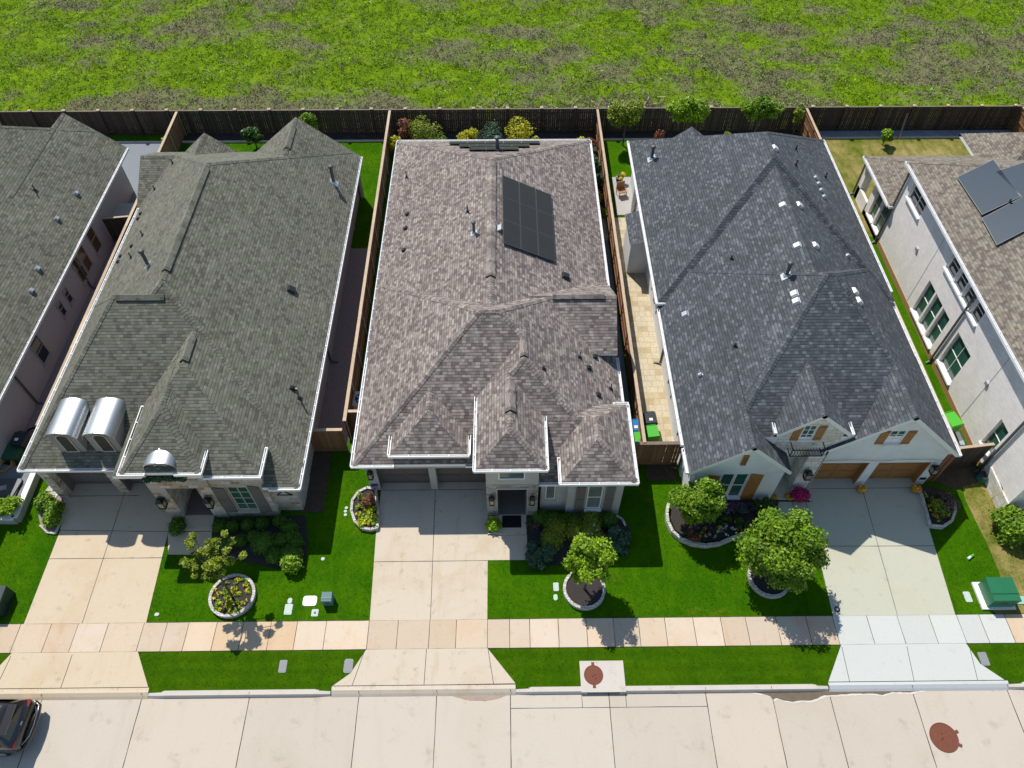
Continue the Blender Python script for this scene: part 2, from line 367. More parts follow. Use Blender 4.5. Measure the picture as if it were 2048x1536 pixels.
# ---------------------------------------------------------------- ground, street, paving
def sheet(name, pts, z, mat, kind='structure', cols=None):
    mb = MB(); a = sum(pts[i][0] * pts[(i + 1) % len(pts)][1] - pts[(i + 1) % len(pts)][0] * pts[i][1] for i in range(len(pts)))
    if a < 0: pts = pts[::-1]
    mb.poly([(x, y, z) for x, y in pts]); o = mb.build(name, mat); return tag(o, kind=kind)
def rect(x0, x1, y0, y1): return [(x0, y0), (x1, y0), (x1, y1), (x0, y1)]
sheet('ground', rect(-900, 900, -600, 1200), -.25, M['dirt'])
# the field behind the back fence: gently uneven ground
from mathutils import noise as mnoise
def patch(x, y):
    """0 = green, 1 = brown: where the dead growth lies in the field"""
    a = mnoise.fractal(Vector((x * .11 + 3.1, y * .16 + 7.7, 1.5)), .9, 2.1, 5); e = mnoise.fractal(Vector((x * .27, y * .42, 9.1)), .8, 2.2, 4)
    return min(1, max(0, .42 + .3 * a + .34 * e + .002 * x + (.16 if y < 53 and -42 < x < -8 else 0)))
mb = MB(); nx, ny = 300, 130
fx = np.linspace(-75, 75, nx); fy = np.concatenate([np.linspace(48.15, 78, ny - 12), np.linspace(82, 400, 12)])
def fz(x, y): return (.10 * math.sin(x * .9 + 1.3 * math.sin(y * .7)) + .08 * math.sin(y * 1.1 + x * .4) + .05 * math.sin(x * 2.3 + y * 1.9)) * min(1, max(0, (y - 48.2) / 2)) - .02
vs = [(x, y, fz(x, y)) for y in fy for x in fx]
mb.mesh(vs, [(j * nx + i, j * nx + i + 1, (j + 1) * nx + i + 1, (j + 1) * nx + i) for j in range(ny - 1) for i in range(nx - 1)], smooth=True)
fo = mb.build('field', M['field']); tag(fo, kind='structure')
pv = [patch(x, y) for x, y, z in vs]; ca = fo.data.color_attributes['Col']; li = np.zeros(len(fo.data.loops), dtype=np.int32); fo.data.loops.foreach_get('vertex_index', li)
pc = np.array(pv)[li]; ca.data.foreach_set('color', np.stack([pc, pc, pc, np.ones_like(pc)], 1).reshape(-1).astype(np.float32))
sheet('lawn', rect(-70, 70, 8.8, 48.15), 0.0, M['lawn'])
sheet('verge', rect(-70, 70, 8.84, 10.44), 0.006, M['verge'])
# street: concrete panels between joints
jx = [P(a, 1400, -.15)[0] for a in (283, 498, 717, 873, 1021, 1218.5, 1413, 1546, 1662, 1830, 2022)]
jx = [jx[0] - 12.2, jx[0] - 8, jx[0] - 4.1] + jx + [jx[-1] + 4.2 * k for k in range(1, 9)]
jx = [jx[0] - 4.1 * k for k in range(9, 0, -1)] + jx
mb = MB(); ys = [-6, 1.2, 8.66]
for i in range(len(jx) - 1):
    for k in range(2):
        tcol = 1 + random.uniform(-.035, .035); g = 1 + random.uniform(-.012, .012)
        mb.poly([(jx[i], ys[k], -.15), (jx[i + 1], ys[k], -.15), (jx[i + 1], ys[k + 1], -.15), (jx[i], ys[k + 1], -.15)], col=(tcol, tcol * g, tcol * g * g))
tag(mb.build('street', M['street']), kind='structure')
mb = MB()
def jline(a, b, z, wd=.022, m=mb, jig=0):
    d = Vector((b[0] - a[0], b[1] - a[1], 0)); L = d.length; d.normalize(); n = Vector((-d.y, d.x, 0)) * wd / 2
    k = max(1, int(L / .5)); pts = []
    for i in range(k + 1):
        q = Vector((a[0], a[1], z)) + d * (L * i / k) + n * random.uniform(-jig, jig) * 1.2; pts.append((q - n * random.uniform(.6, 1.3), q + n * random.uniform(.6, 1.3)))
    for i in range(k): m.poly([pts[i][0], pts[i + 1][0], pts[i + 1][1], pts[i][1]])
for x in jx[1:-1]: jline((x, -6), (x, 8.64), -.146, .03, jig=.3)
jline((-60, 1.2), (60, 1.2), -.1455, .03)
yg = P(1200, 1415, -.15)[1]; jline((jx[jx.index(P(1021, 1400, -.15)[0])], yg), (P(1413, 1400, -.15)[0], yg), -.1455)
for a in (1164, 1252): jline((P(a, 1400, -.15)[0], yg), (P(a, 1400, -.15)[0], 8.64), -.1455)
for i, x in enumerate(jx): jline((x, 8.68), (x, 8.86), .0075, .02)
tag(mb.build('street_joints', M['joint']), kind='structure')
# wet gutter stains
def wetmat(nm, col, r):
    m, nt, b = newmat(nm); t = NT(nt); n = t.noise(t.pos(), 5, 4)
    t.l(t.mixc(n, [c * .75 for c in col], [c * 1.25 for c in col]), b.inputs['Base Color']); b.inputs['Roughness'].default_value = r; return m
M['wet'] = wetmat('wet_concrete', (.15, .115, .075), .22); M['silt'] = wetmat('silt', (.32, .24, .18), .8); M['bleach'] = wetmat('dried_edge', (.56, .52, .47), .8)
def blob(pts, z, grow=0.0, jig=.012):
    w_ = G(pts, z); out = []
    for i in range(len(w_)):
        a, b = w_[i], w_[(i + 1) % len(w_)]
        L = math.hypot(b[0] - a[0], b[1] - a[1]); k = max(1, int(L / .12))
        for j in range(k): out.append((a[0] + (b[0] - a[0]) * j / k + random.uniform(-jig, jig), min(8.64, a[1] + (b[1] - a[1]) * j / k + random.uniform(-jig, jig) - grow)))
    return out
wet1 = [(1437, 1380), (1470, 1383), (1500, 1384), (1525, 1388), (1540, 1392), (1546, 1400), (1552, 1396), (1568, 1401), (1585, 1404), (1600, 1401), (1620, 1402), (1635, 1397), (1648, 1391), (1670, 1390), (1700, 1388), (1740, 1387), (1765, 1390), (1785, 1384), (1820, 1385), (1850, 1380), (1850, 1374), (1437, 1374)]
wet2 = [(1255, 1381), (1300, 1385), (1330, 1384), (1350, 1388), (1360, 1384), (1369, 1381), (1369, 1374), (1255, 1374)]
sheet('wet_patch', blob(wet1, -.15), -.1425, M['wet'])
sheet('wet_patch', blob(wet2, -.15), -.1425, M['wet'])
sheet('dried_edge', blob([(p[0] + 3, p[1] + 3) for p in wet1[:-2]] + [(1880, 1374), (1430, 1374)], -.15, 0, .012), -.144, M['bleach'])
sheet('silt_patch', blob([(870, 1384), (895, 1389), (915, 1395), (940, 1401), (970, 1402), (1000, 1396), (1018, 1389), (1018, 1374), (870, 1374)], -.15), -.1435, M['silt'])
sheet('silt_core', blob([(905, 1383), (930, 1387), (960, 1386), (990, 1384), (990, 1374), (905, 1374)], -.15), -.142, M['wet'])
# kerb with dropped aprons
ap = {1: (P(-45, 1384)[0], P(298, 1381)[0]), 2: (P(662, 1374)[0], P(1031, 1368)[0]), 3: (P(1655, 1366)[0], P(2016, 1365)[0])}
inlet = (P(1162, 1375)[0], P(1251, 1375)[0])
def kerb(x0, x1, t0=True, t1=True):
    mb = MB(); xs = [x0] + ([x0 + .7] if t0 else []) + ([x1 - .7] if t1 else []) + [x1]
    hs = [(.25 if t0 else 1.0)] + ([1.0] if t0 else []) + ([1.0] if t1 else []) + [(.25 if t1 else 1.0)]
    prof = lambda h: [(8.60, -.149), (8.64, -.12 + .085 * h), (8.67, -.07 + .075 * h), (8.72, -.05 + .055 * h), (8.86, -.03 + .037 * h + .003), (8.87, -.2)]
    for i in range(len(xs) - 1):
        a = [(xs[i], y, z) for y, z in prof(hs[i])]; b = [(xs[i + 1], y, z) for y, z in prof(hs[i + 1])]
        for k in range(len(a) - 1): mb.poly([a[k], b[k], b[k + 1], a[k + 1]])
    return tag(mb.build('kerb', M['kerb']), kind='structure')
kerb(-70, ap[1][0], False, True); kerb(ap[1][1], ap[2][0]); kerb(ap[2][1], inlet[0], True, False); kerb(inlet[1], ap[3][0], False, True); kerb(ap[3][1], 70, True, False)
# drives, walks
HARD = []
def paving(name, polys, mat, z=.022, joints=(), tones=None):
    mb = MB()
    for i, p in enumerate(polys):
        tcol = tones[i] if tones else (1, 1, 1)
        mb.slab(p, -.2, z, 0, tcol); HARD.append(p)
    o = tag(mb.build(name, mat), kind='structure')
    if joints:
        jm = MB()
        for a, b in joints: jline(a, b, z + .004, .024, jm, .15)
        tag(jm.build('paving_joints', M['joint']), kind='structure')
    return o
yt, yb = 11.71, 10.46
d1 = [(-21.7, 18.7), G([(121, 1061)])[0], (P(46, 1254)[0], yt), (P(291, 1251)[0], yt), G([(340, 1050)])[0], (-15.95, 18.7)]
paving('driveway', [d1], M['conc1'], joints=[(G([(96, 1118)])[0], G([(326, 1116)])[0]), ((-18.72, 18.2), (P(163, 1252)[0], yt)), (G([(121, 1061)])[0], (-16.0, 16.05)), ((-21.5, 18.0), (-18.0, 18.0))])
d2 = [(-6.22, 18.6), (-6.24, 16), (P(739.5, 1242)[0], yt), (P(974.6, 1240)[0], yt), (-.98, 16.7), (-1.1, 18.6)]
paving('driveway', [d2], M['conc2'], joints=[((-6.15, 14.44), (-.99, 14.45)), ((-3.57, 18.2), (P(861, 1240)[0], yt)), ((-6.2, 18.17), (-1.1, 18.17))])
d3 = [(14.7, 18.6), G([(1638, 1114)])[0], (P(1667, 1236)[0], yt), (P(1912, 1234.5)[0], yt), G([(1836, 986)])[0], (20.0, 18.6)]
paving('driveway', [d3], M['conc3'], joints=[(G([(1638, 1093)])[0], G([(1868, 1092)])[0]), ((17.35, 18.2), (P(1796, 1236)[0], yt)), ((14.75, 18.05), (20.0, 18.05))])
# pavement slabs
sj = [46, 107, 160, 220, 291, 337, 380, 436, 489, 544, 596, 654, 739, 797, 860, 913, 975, 1019, 1059, 1116, 1172, 1226, 1276, 1329, 1386, 1441, 1491, 1552, 1612, 1666, 1735, 1796, 1860, 1916, 1961, 2012]
sx = [P(a, 1240)[0] for a in sj]; sx = [sx[0] - 1.25 * k for k in range(30, 0, -1)] + sx + [sx[-1] + 1.3 * k for k in range(1, 30)]
polys, tones = [], []; newpolys = []; newt = []
for i in range(len(sx) - 1):
    a, b = sx[i], sx[i + 1]; mid = (a + b) / 2
    pl = rect(a + .004, b - .004, yb, yt)
    if P(1667, 1236)[0] < mid < P(2012, 1240)[0]: newpolys.append(pl); v = random.uniform(.95, 1.05); newt.append((v, v, v)); continue
    polys.append(pl); v = random.uniform(.88, 1.08); wr = random.uniform(0, .1)
    if P(436, 1240)[0] - .1 < mid < P(596, 1240)[0]: wr = .2; v = 1.0
    tones.append((v, v * (1 - wr * .6), v * (1 - wr * 1.4)))
jn = [((x, yb), (x, yt)) for x in sx]
paving('pavement', polys, M['walkc'], .016, tones=tones)
paving('pavement_new', newpolys, M['conc3n'], .016, joints=jn + [((-60, yt), (60, yt + .02)), ((-60, yb), (60, yb))], tones=newt)
def apron(lt, lb, rt, rb, mat, mids):
    mb = MB(); L = G(lt + lb); R = G(rt + rb)
    pts = [(x, y) for x, y in L] + [(x, y) for x, y in R[::-1]]
    tp = [(x, yb if i in (0, len(pts) - 1) else y) for i, (x, y) in enumerate(pts)]
    zz = lambda y: .016 - .006 * (yb - y) / (yb - 8.9)
    mb.poly([(x, y, zz(y) + .012) for x, y in tp]); HARD.append(tp)
    # dropped kerb lip to the street
    a, b = tp[len(lt + lb) - 1], tp[len(lt + lb)]
    ya = a[1]
    lip = [(ya, zz(ya) + .012), (8.8, .016), (8.67, -.07), (8.58, -.146)]
    for i in range(3): mb.poly([(a[0], lip[i + 1][0], lip[i + 1][1]), (b[0], lip[i + 1][0], lip[i + 1][1]), (b[0], lip[i][0], lip[i][1]), (a[0], lip[i][0], lip[i][1])], col=(1.08, 1.08, 1.1))
    tag(mb.build('driveway_apron', mat), kind='structure'); jm = MB()
    for q, r in mids:
        q = G([q])[0]; r = G([r])[0]; n = 6
        for i in range(n):
            f0, f1 = i / n, (i + 1) / n; A = (q[0] + (r[0] - q[0]) * f0, q[1] + (r[1] - q[1]) * f0); B = (q[0] + (r[0] - q[0]) * f1, q[1] + (r[1] - q[1]) * f1)
            jm.poly([(A[0] - .01, A[1], zz(A[1]) + .017), (B[0] - .01, B[1], zz(B[1]) + .017), (B[0] + .012, B[1], zz(B[1]) + .017), (A[0] + .012, A[1], zz(A[1]) + .017)])
    jm.poly([(a[0], ya + .0, zz(ya) + .0165), (b[0], ya + .0, zz(ya) + .0165), (b[0], ya + .025, zz(ya) + .0175), (a[0], ya + .025, zz(ya) + .0175)])
    tag(jm.build('apron_joints', M['joint']), kind='structure')
apron([(22, 1312)], [(-45, 1379)], [(275, 1308)], [(298, 1379)], M['conc1'], [((145, 1310), (122, 1376)), ((23, 1312), (0, 1360))])
apron([(733, 1298)], [(701, 1347), (664, 1373)], [(975, 1296)], [(1031, 1367)], M['conc2'], [((730, 1300), (704, 1372)), ((853, 1298), (848, 1370)), ((976, 1298), (987, 1368))])
apron([(1683, 1293)], [(1656, 1365)], [(1933, 1291)], [(1960, 1328), (2016, 1365)], M['conc3n'], [((1683, 1294), (1699, 1365)), ((1813, 1293), (1828, 1364)), ((1938, 1293), (1955, 1362))])
# walks from drives to the doors
wk1 = [(-16.05, 16.06), (-13.98, 16.06), (-13.75, 14.86), (-15.72, 14.9)]
paving('front_walk', [wk1], M['conc1'], .03, joints=[((-16.03, 16.05), (-14.0, 16.05))])
paving('porch_step', [[(-15.38, 16.9), (-14.03, 16.9), (-13.95, 16.08), (-15.36, 16.08)]], M['conc1'], .14)
wk2 = [(-.975, 15.7), (.86, 15.7), (.86, 14.47), (-.98, 14.46)]
paving('front_walk', [wk2], M['conc2'], .03)
paving('porch_step', [[(-.48, 18), (.84, 18), (.84, 15.72), (-.47, 15.72)]], M['conc2'], .12)
wk3 = [(12.9, 17.35), (14.75, 17.33), G([(1638, 1114)])[0], G([(1590, 1050)])[0], (12.9, 15.9)]
paving('front_walk', [wk3], M['conc3'], .03, joints=[(G([(1551, 1003)])[0], (14.72, 17.32)), (G([(1585, 1005)])[0], G([(1592, 1050)])[0]), (G([(1612, 1006)])[0], G([(1636, 1100)])[0])])
paving('porch_floor', [rect(12.85, 14.6, 17.45, 19.6)], M['conc3'], .13)
# curb inlet of the storm drain
t = thing('storm_inlet', P(1205, 1350), 'concrete storm drain box in the verge with a rusty round lid', 'storm drain')
x0, x1 = inlet; mb = MB(); mb.box(x0, x1, 8.62, G([(1205, 1322)])[0][1], -.02, .035); mb.box(x0, x0 + .25, 8.6, 9, -.2, -.02); mb.box(x1 - .25, x1, 8.6, 9, -.2, -.02)
mb.build('slab', M['kerb'], t, local(t)); mb = MB(); mb.box(x0 + .25, x1 - .25, 8.7, 8.9, -.2, -.02); mb.build('drain_opening', M['black'], t, local(t))
def manhole(t, c, r, z, ears, mat):
    mb = MB(); mb.lathe((c[0], c[1], z - .02), [(r, 0), (r, .028), (r - .03, .032), (r - .045, .024), (r * .5, .03), (.001, .03)], 32, cap=False, smooth=False)
    for a in ears: mb.obox((c[0] + (r + .05) * math.cos(a), c[1] + (r + .05) * math.sin(a), z), (.07 * math.cos(a), .07 * math.sin(a), 0), (-.06 * math.sin(a), .06 * math.cos(a), 0), (0, 0, .012))
    for a in range(3): mb.obox((c[0] + random.uniform(-.1, .1) * r * 3, c[1] + random.uniform(-.15, .15), z + .014), (.025, 0, 0), (0, .02, 0), (0, 0, .003), col=(.3, .3, .3))
    return mb.build('lid', mat, t, local(t))
c = P(1187, 1350, .03); manhole(t, c, .4, .04, (math.pi / 2, -math.pi / 2), M['rust'])
c = P(1888, 1475, -.15); t = thing('manhole_cover', c, 'large rusty round manhole cover set in the street', 'manhole cover'); manhole(t, c, .56, -.14, (.35, -.5), M['rust'])
# yards between and behind the houses
sheet('gravel_path', rect(-9.95, -8.2, 20.7, 35.6), .02, M['gravel'])
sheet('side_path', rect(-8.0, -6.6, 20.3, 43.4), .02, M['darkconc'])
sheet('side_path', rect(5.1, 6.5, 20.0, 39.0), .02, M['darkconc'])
sheet('rear_patio', rect(5.1, 6.55, 36.2, 38.4), .024, M['paver'])
sheet('paver_path', rect(6.65, 8.6, 19.6, 38.4), .02, M['paver'])
sheet('gravel_path', rect(-26.2, -21.5, 20.3, 37.2), .02, M['gravel'])
sheet('gravel_yard', rect(-38, -23.6, 37.2, 47.2), .02, M['gravb'])
sheet('dry_lawn', rect(21.75, 45, 36.4, 47.2), .012, M['lawndry'])
sheet('dry_lawn', [G([q])[0] for q in ((1925, 975), (1935, 960), (1972, 960), (2100, 1100), (2180, 1238), (1995, 1237), (1980, 1205), (1992, 1190), (2000, 1150), (1975, 1090), (1950, 1040), (1930, 1000))], .012, M['lawndry'])
for a, b in ((-23.4, -8.2), (6.75, 21.5)): sheet('rear_bed', rect(a, b, 47.05, 47.98), .03, M['mulch'])
sheet('rear_bed', rect(-8.0, 6.55, 43.2, 47.98), .03, M['mulch'])
sheet('rear_bed', rect(21.75, 45, 47.0, 47.98), .03, M['gravb'])
sheet('bare_strip', rect(-9.9, -8.9, 17.0, 20.6), .015, M['soil'])
sheet('bare_strip', rect(6.9, 8.3, 18.6, 19.9), .015, M['soil'])
sheet('bare_strip', [(20.4, 19.5), (23.4, 19.5), (23.3, 18.4), (21.8, 17.9), (20.9, 18.6)], .015, M['soil'])
mb = MB()
for a, b in ((-38, -23.6), (-23.4, -8.2), (6.75, 21.5), (21.75, 45)): mb.box(a, b, 46.98, 47.08, 0, .12)
tag(mb.build('bed_edging', M['kerb']), kind='structure')
sheet('field_gutter', [(1, 49.6), (14, 49.6), (14, 49.68), (1, 49.68)], .05, M['darkconc'])
# ---------------------------------------------------------------- houses: roofs as intersecting hip and gable solids
def clip(poly, n, d):
    out = []
    for i in range(len(poly)):
        a, b = poly[i], poly[(i + 1) % len(poly)]; fa, fb = n.dot(a) - d, n.dot(b) - d
        if fa <= 1e-7: out.append(a)
        if (fa < -1e-7 and fb > 1e-7) or (fa > 1e-7 and fb < -1e-7): out.append(a + (b - a) * (fa / (fa - fb)))
    return out
def solid(planes):
    """faces of the convex body n.p <= d; planes = [(n, d, kind)]"""
    res = []
    for i, (n, d, k) in enumerate(planes):
        n = Vector(n); L = n.length; nn = n / L; dd = d / L; p0 = nn * dd
        a = nn.cross(Vector((0, 0, 1)))
        if a.length < 1e-4: a = Vector((1, 0, 0))
        a.normalize(); b = nn.cross(a)
        poly = [p0 + a * u * 200 + b * v * 200 for u, v in ((-1, -1), (1, -1), (1, 1), (-1, 1))]
        for j, (m, e, _) in enumerate(planes):
            if j != i and len(poly) >= 3: poly = clip(poly, Vector(m), e)
        if len(poly) >= 3:
            c = sum(poly, Vector()) / len(poly)
            poly.sort(key=lambda q: math.atan2((q - c).dot(b), (q - c).dot(a)))
            nrm = (poly[1] - poly[0]).cross(poly[2] - poly[0])
            if nrm.dot(nn) < 0: poly.reverse()
            res.append((poly, k, nn, i))
    return res
class Blk:
    def __init__(s, x0, x1, y0, y1, ze, L=None, R=None, F=None, B=None, cut=None, g='', thick=.2, shell=.2):
        s.shell = shell
        s.x0, s.x1, s.y0, s.y1, s.ze = x0, x1, y0, y1, ze; s.L, s.R, s.F, s.B = L, R, F, B; s.g = g; s.thick = thick
        s.c = dict(x0=x0, x1=x1, y0=y0, y1=y1); s.c.update(cut or {})
        sp = []
        if L: sp.append(((-L, 0, 1), ze - L * x0, 's'))
        if R: sp.append(((R, 0, 1), ze + R * x1, 's'))
        if F: sp.append(((0, -F, 1), ze - F * y0, 's'))
        if B: sp.append(((0, B, 1), ze + B * y1, 's'))
        s.slopes = sp
    def planes(s):
        c = s.c; zb = s.ze - s.thick
        return s.slopes + [((-1, 0, 0), -c['x0'], 'v'), ((1, 0, 0), c['x1'], 'v'), ((0, -1, 0), -c['y0'], 'v'), ((0, 1, 0), c['y1'], 'v'), ((0, 0, -1), -zb, 'b')]
    def hit(s, px, py):
        d = Vector(ray(px, py)); o = Vector(CP); tmin, tmax, nn = 0, 1e9, None
        for n, dd, k in s.planes():
            n = Vector(n); den = n.dot(d); num = dd - n.dot(o)
            if abs(den) < 1e-9: continue
            t_ = num / den
            if den < 0:
                if t_ > tmin: tmin, nn, kk = t_, n, k
            else: tmax = min(tmax, t_)
        if nn is None or tmin > tmax: return None
        return tmin, o + d * tmin, nn.normalized(), kk
def roofhit(blks, px, py):
    best = None
    for b in blks:
        h = b.hit(px, py)
        if h and h[3] == 's' and (best is None or h[0] < best[0]): best = h
    if best is None: raise RuntimeError('no roof at %s %s' % (px, py))
    return best[1], best[2]
def roof(parent, blks, mat, trim, capw=.16, caps=True):
    mb = MB(); cm = MB(); gm = MB(); L0 = local(parent)
    for b in blks:
        gab = [k_ for k_ in 'LRFB' if getattr(b, k_) is None]
        if gab and b.shell:      # gabled: only sheets of roof, open below
            fs = []
            for si, (n0, d0, k0) in enumerate(b.slopes):
                tv = b.shell * Vector(n0).length
                pl = b.planes() + [((-n0[0], -n0[1], -n0[2]), -(d0 - tv), 'b')]
                for poly, k, n, i in solid(pl):
                    if k == 's' and i != si: k = 'x'
                    fs.append((poly, k, n, i))
            fs = [f for f in fs if f[1] != 'x']
        else: fs = solid(b.planes())
        for poly, k, n, i in fs:
            if k == 's':
                h = Vector((n.y, -n.x, 0)).normalized(); up = n.cross(h)
                if up.z < 0: up = -up
                mb.poly(poly, 0, [((p.dot(h)), p.dot(up)) for p in poly])
            else: mb.poly(poly, 1 if k == 'v' else 2)
        if caps:
            sl = [f for f in fs if f[1] == 's']
            for a in range(len(sl)):
                for c in range(a + 1, len(sl)):
                    pa, na, pc, nc = sl[a][0], sl[a][2], sl[c][0], sl[c][2]
                    e = [p for p in pa if abs((p - pc[0]).dot(nc)) < 1e-3 and any((p - q).length < 1e-3 for q in pc)]
                    if len(e) != 2: continue
                    p, q = e
                    if (p - q).length < .3: continue
                    if p.z > q.z: p, q = q, p
                    d = (q - p).normalized(); Ln = (q - p).length; off = .018
                    sa = na.cross(d); sa = sa if sa.dot((sum(pa, Vector()) / len(pa)) - p) > 0 else -sa
                    sc = nc.cross(d); sc = sc if sc.dot((sum(pc, Vector()) / len(pc)) - p) > 0 else -sc
                    upv = (na + nc).normalized() * off
                    if abs(d.z) < .05: p = p + d * .06; Ln -= .12
                    k = max(1, int(Ln / .16)); hw = random.uniform(.13, .16)
                    for j in range(k):
                        A = p + d * (Ln * j / k); Bq = p + d * (Ln * (j + 1) / k); up2 = upv * 1.25; lo = .012
                        for sd, nn in ((sa, na), (sc, nc)):
                            f = [A + up2, Bq + upv * .8, Bq + sd * capw + nn * lo * .6, A + sd * capw + nn * lo * 1.8]
                            r0 = (j * .145 + .03, j * .145 + .14)
                            uvs = [(20 + hw * 10, r0[0]), (20 + hw * 10, r0[1]), (20.15 + hw * 10, r0[1]), (20.15 + hw * 10, r0[0])]
                            nf = (f[1] - f[0]).cross(f[2] - f[0])
                            if nf.dot(nn) < 0: f.reverse(); uvs.reverse()
                            v_ = random.uniform(.86, 1.0)
                            cm.poly(f, 0, uvs, (v_, v_, v_))
                            if abs(d.z) < .05: continue
                            ef = [A + up2, A + sd * capw + nn * lo * 1.8, A + sd * capw, A]
                            cm.poly(ef, 0, [(20, .0), (20.15, .0), (20.15, .01), (20, .01)], (.5, .5, .5))
    r = mb.build('roof', [mat, trim, M['soffit']], parent, L0)
    if caps and cm.v: cm.build('ridge_cap', [mat], r)
    return r
def gutter(parent, runs, mat=None):
    """each run: (side, fixed coord, a, b, z)"""
    for side, c, a, b, z in runs:
        mb = MB()
        s = -1 if side in 'LF' else 1; w_ = .13
        def bx(u0, u1, lo, hi, z0, z1, col=(1, 1, 1)):
            u0, u1 = sorted((u0, u1))
            if side in 'LR': mb.box(u0, u1, lo, hi, z0, z1, 0, col)
            else: mb.box(lo, hi, u0, u1, z0, z1, 0, col)
        bx(c + s * .002, c + s * w_, a, b, z - .13, z - .115)
        bx(c + s * (w_ - .03), c + s * w_, a, b, z - .115, z + .01)
        bx(c + s * .002, c + s * .022, a, b, z - .115, z - .01)
        n = max(1, int((b - a) / .75))
        for i in range(n + 1):
            q = a + (b - a) * i / n; q = min(max(q, a + .02), b - .02); bx(c + s * .022, c + s * (w_ - .03), q - .02, q + .02, z - .02, z)
        bx(c + s * .002, c + s * w_, a - .01, a, z - .13, z + .005); bx(c + s * .002, c + s * w_, b, b + .01, z - .13, z + .005)
        mb.build('gutter', mat or M['trim'], parent, local(parent))
class Wall:
    """collects wall bodies of one house and material"""
    def __init__(s): s.mb = MB()
    def body(s, x0, x1, y0, y1, z0, z1, slopes=(), lower=.14, mi=0):
        pl = [(n, d - lower * Vector(n).length, 'w') for n, d, _ in slopes] + [((-1, 0, 0), -x0, 'w'), ((1, 0, 0), x1, 'w'), ((0, -1, 0), -y0, 'w'), ((0, 1, 0), y1, 'w'), ((0, 0, -1), -z0, 'w'), ((0, 0, 1), z1, 'w')]
        for poly, k, n, i in solid(pl):
            ax = max(range(3), key=lambda j: abs(n[j]))
            s.mb.poly(poly, mi, [((p.y, p.z) if ax == 0 else (p.x, p.z) if ax == 1 else (p.x, p.y)) for p in poly])
    def skin(s, axis, c0, c1, a0, a1, z0, z1, holes, slopes=(), mi=0):
        """wall sheet between c0 and c1 (depth) with rectangular openings; axis 'y' faces the street, 'x' faces sideways"""
        A = sorted({a0, a1, *[h[0] for h in holes], *[h[1] for h in holes]}); Z = sorted({z0, z1, *[h[2] for h in holes], *[h[3] for h in holes]})
        for i in range(len(A) - 1):
            for j in range(len(Z) - 1):
                am, zm = (A[i] + A[i + 1]) / 2, (Z[j] + Z[j + 1]) / 2
                if any(h[0] < am < h[1] and h[2] < zm < h[3] for h in holes): continue
                if axis == 'y': s.body(A[i], A[i + 1], min(c0, c1), max(c0, c1), Z[j], Z[j + 1], slopes, .1, mi)
                else: s.body(min(c0, c1), max(c0, c1), A[i], A[i + 1], Z[j], Z[j + 1], slopes, .1, mi)
    def build(s, parent, mats): return s.mb.build('wall', mats, parent, local(parent))
def window(parent, axis, c, out, a0, a1, z0, z1, glass, bars=(0, 0), fr=.05, frame=None, sill=None, sillmat=None, depth=.05, lintel=None, arch=0.0):
    """window set at plane c; out = outward direction sign; parts: window > pane, sill"""
    frame = frame or M['trim']; mb = MB(); L0 = local(parent)
    def bx(m, u0, u1, p0, p1, q0, q1, mi=0):
        lo, hi = sorted((c + out * p0, c + out * p1))
        if axis == 'y': m.box(u0, u1, lo, hi, q0, q1, mi)
        else: m.box(lo, hi, u0, u1, q0, q1, mi)
    bx(mb, a0, a0 + fr, 0, depth, z0, z1); bx(mb, a1 - fr, a1, 0, depth, z0, z1)
    bx(mb, a0 + fr, a1 - fr, 0, depth, z0, z0 + fr); bx(mb, a0 + fr, a1 - fr, 0, depth, z1 - fr, z1)
    nx_, nz_ = bars
    for i in range(nx_): q = a0 + (a1 - a0) * (i + 1) / (nx_ + 1); bx(mb, q - .018, q + .018, .012, depth - .008, z0 + fr, z1 - fr)
    for i in range(nz_): q = z0 + (z1 - z0) * (i + 1) / (nz_ + 1); bx(mb, a0 + fr, a1 - fr, .012, depth - .005, q - .016, q + .016)
    w_ = mb.build('window', frame, parent, L0)
    pm = MB(); bx(pm, a0 + fr * .8, a1 - fr * .8, .004, .012, z0 + fr * .8, z1 - fr * .8); pm.build('pane', glass, w_)
    if sill:
        sm = MB(); bx(sm, a0 - .05, a1 + .05, 0, sill, z0 - .1, z0 - .002); sm.build('sill', sillmat or frame, w_)
    return w_
def shutter(parent, y, x0, x1, z0, z1, mat, battens=(.12, .88), arch=0):
    mb = MB(); n = 5
    if arch:
        pts = [(x0, z0), (x1, z0)] + [(x1 + (x0 - x1) * i / 6, z1 + arch * (i / 6 if arch > 0 else (1 - i / 6))) for i in range(7)]
        f = [(x, y - .05, z) for x, z in pts]; mb.poly(f); m_ = len(pts)
        for i in range(m_):
            a, b = pts[i], pts[(i + 1) % m_]; mb.poly([(a[0], y - .05, a[1]), (a[0], y, a[1]), (b[0], y, b[1]), (b[0], y - .05, b[1])])
    else:
        k = 3
        for i in range(k): mb.box(x0 + (x1 - x0) * i / k + .004, x0 + (x1 - x0) * (i + 1) / k - .004, y - .045, y, z0, z1)
    for b in battens: mb.box(x0 + .01, x1 - .01, y - .065, y - .046, z0 + (z1 - z0) * b - .05, z0 + (z1 - z0) * b + .05)
    return mb.build('shutter', mat, parent, local(parent))
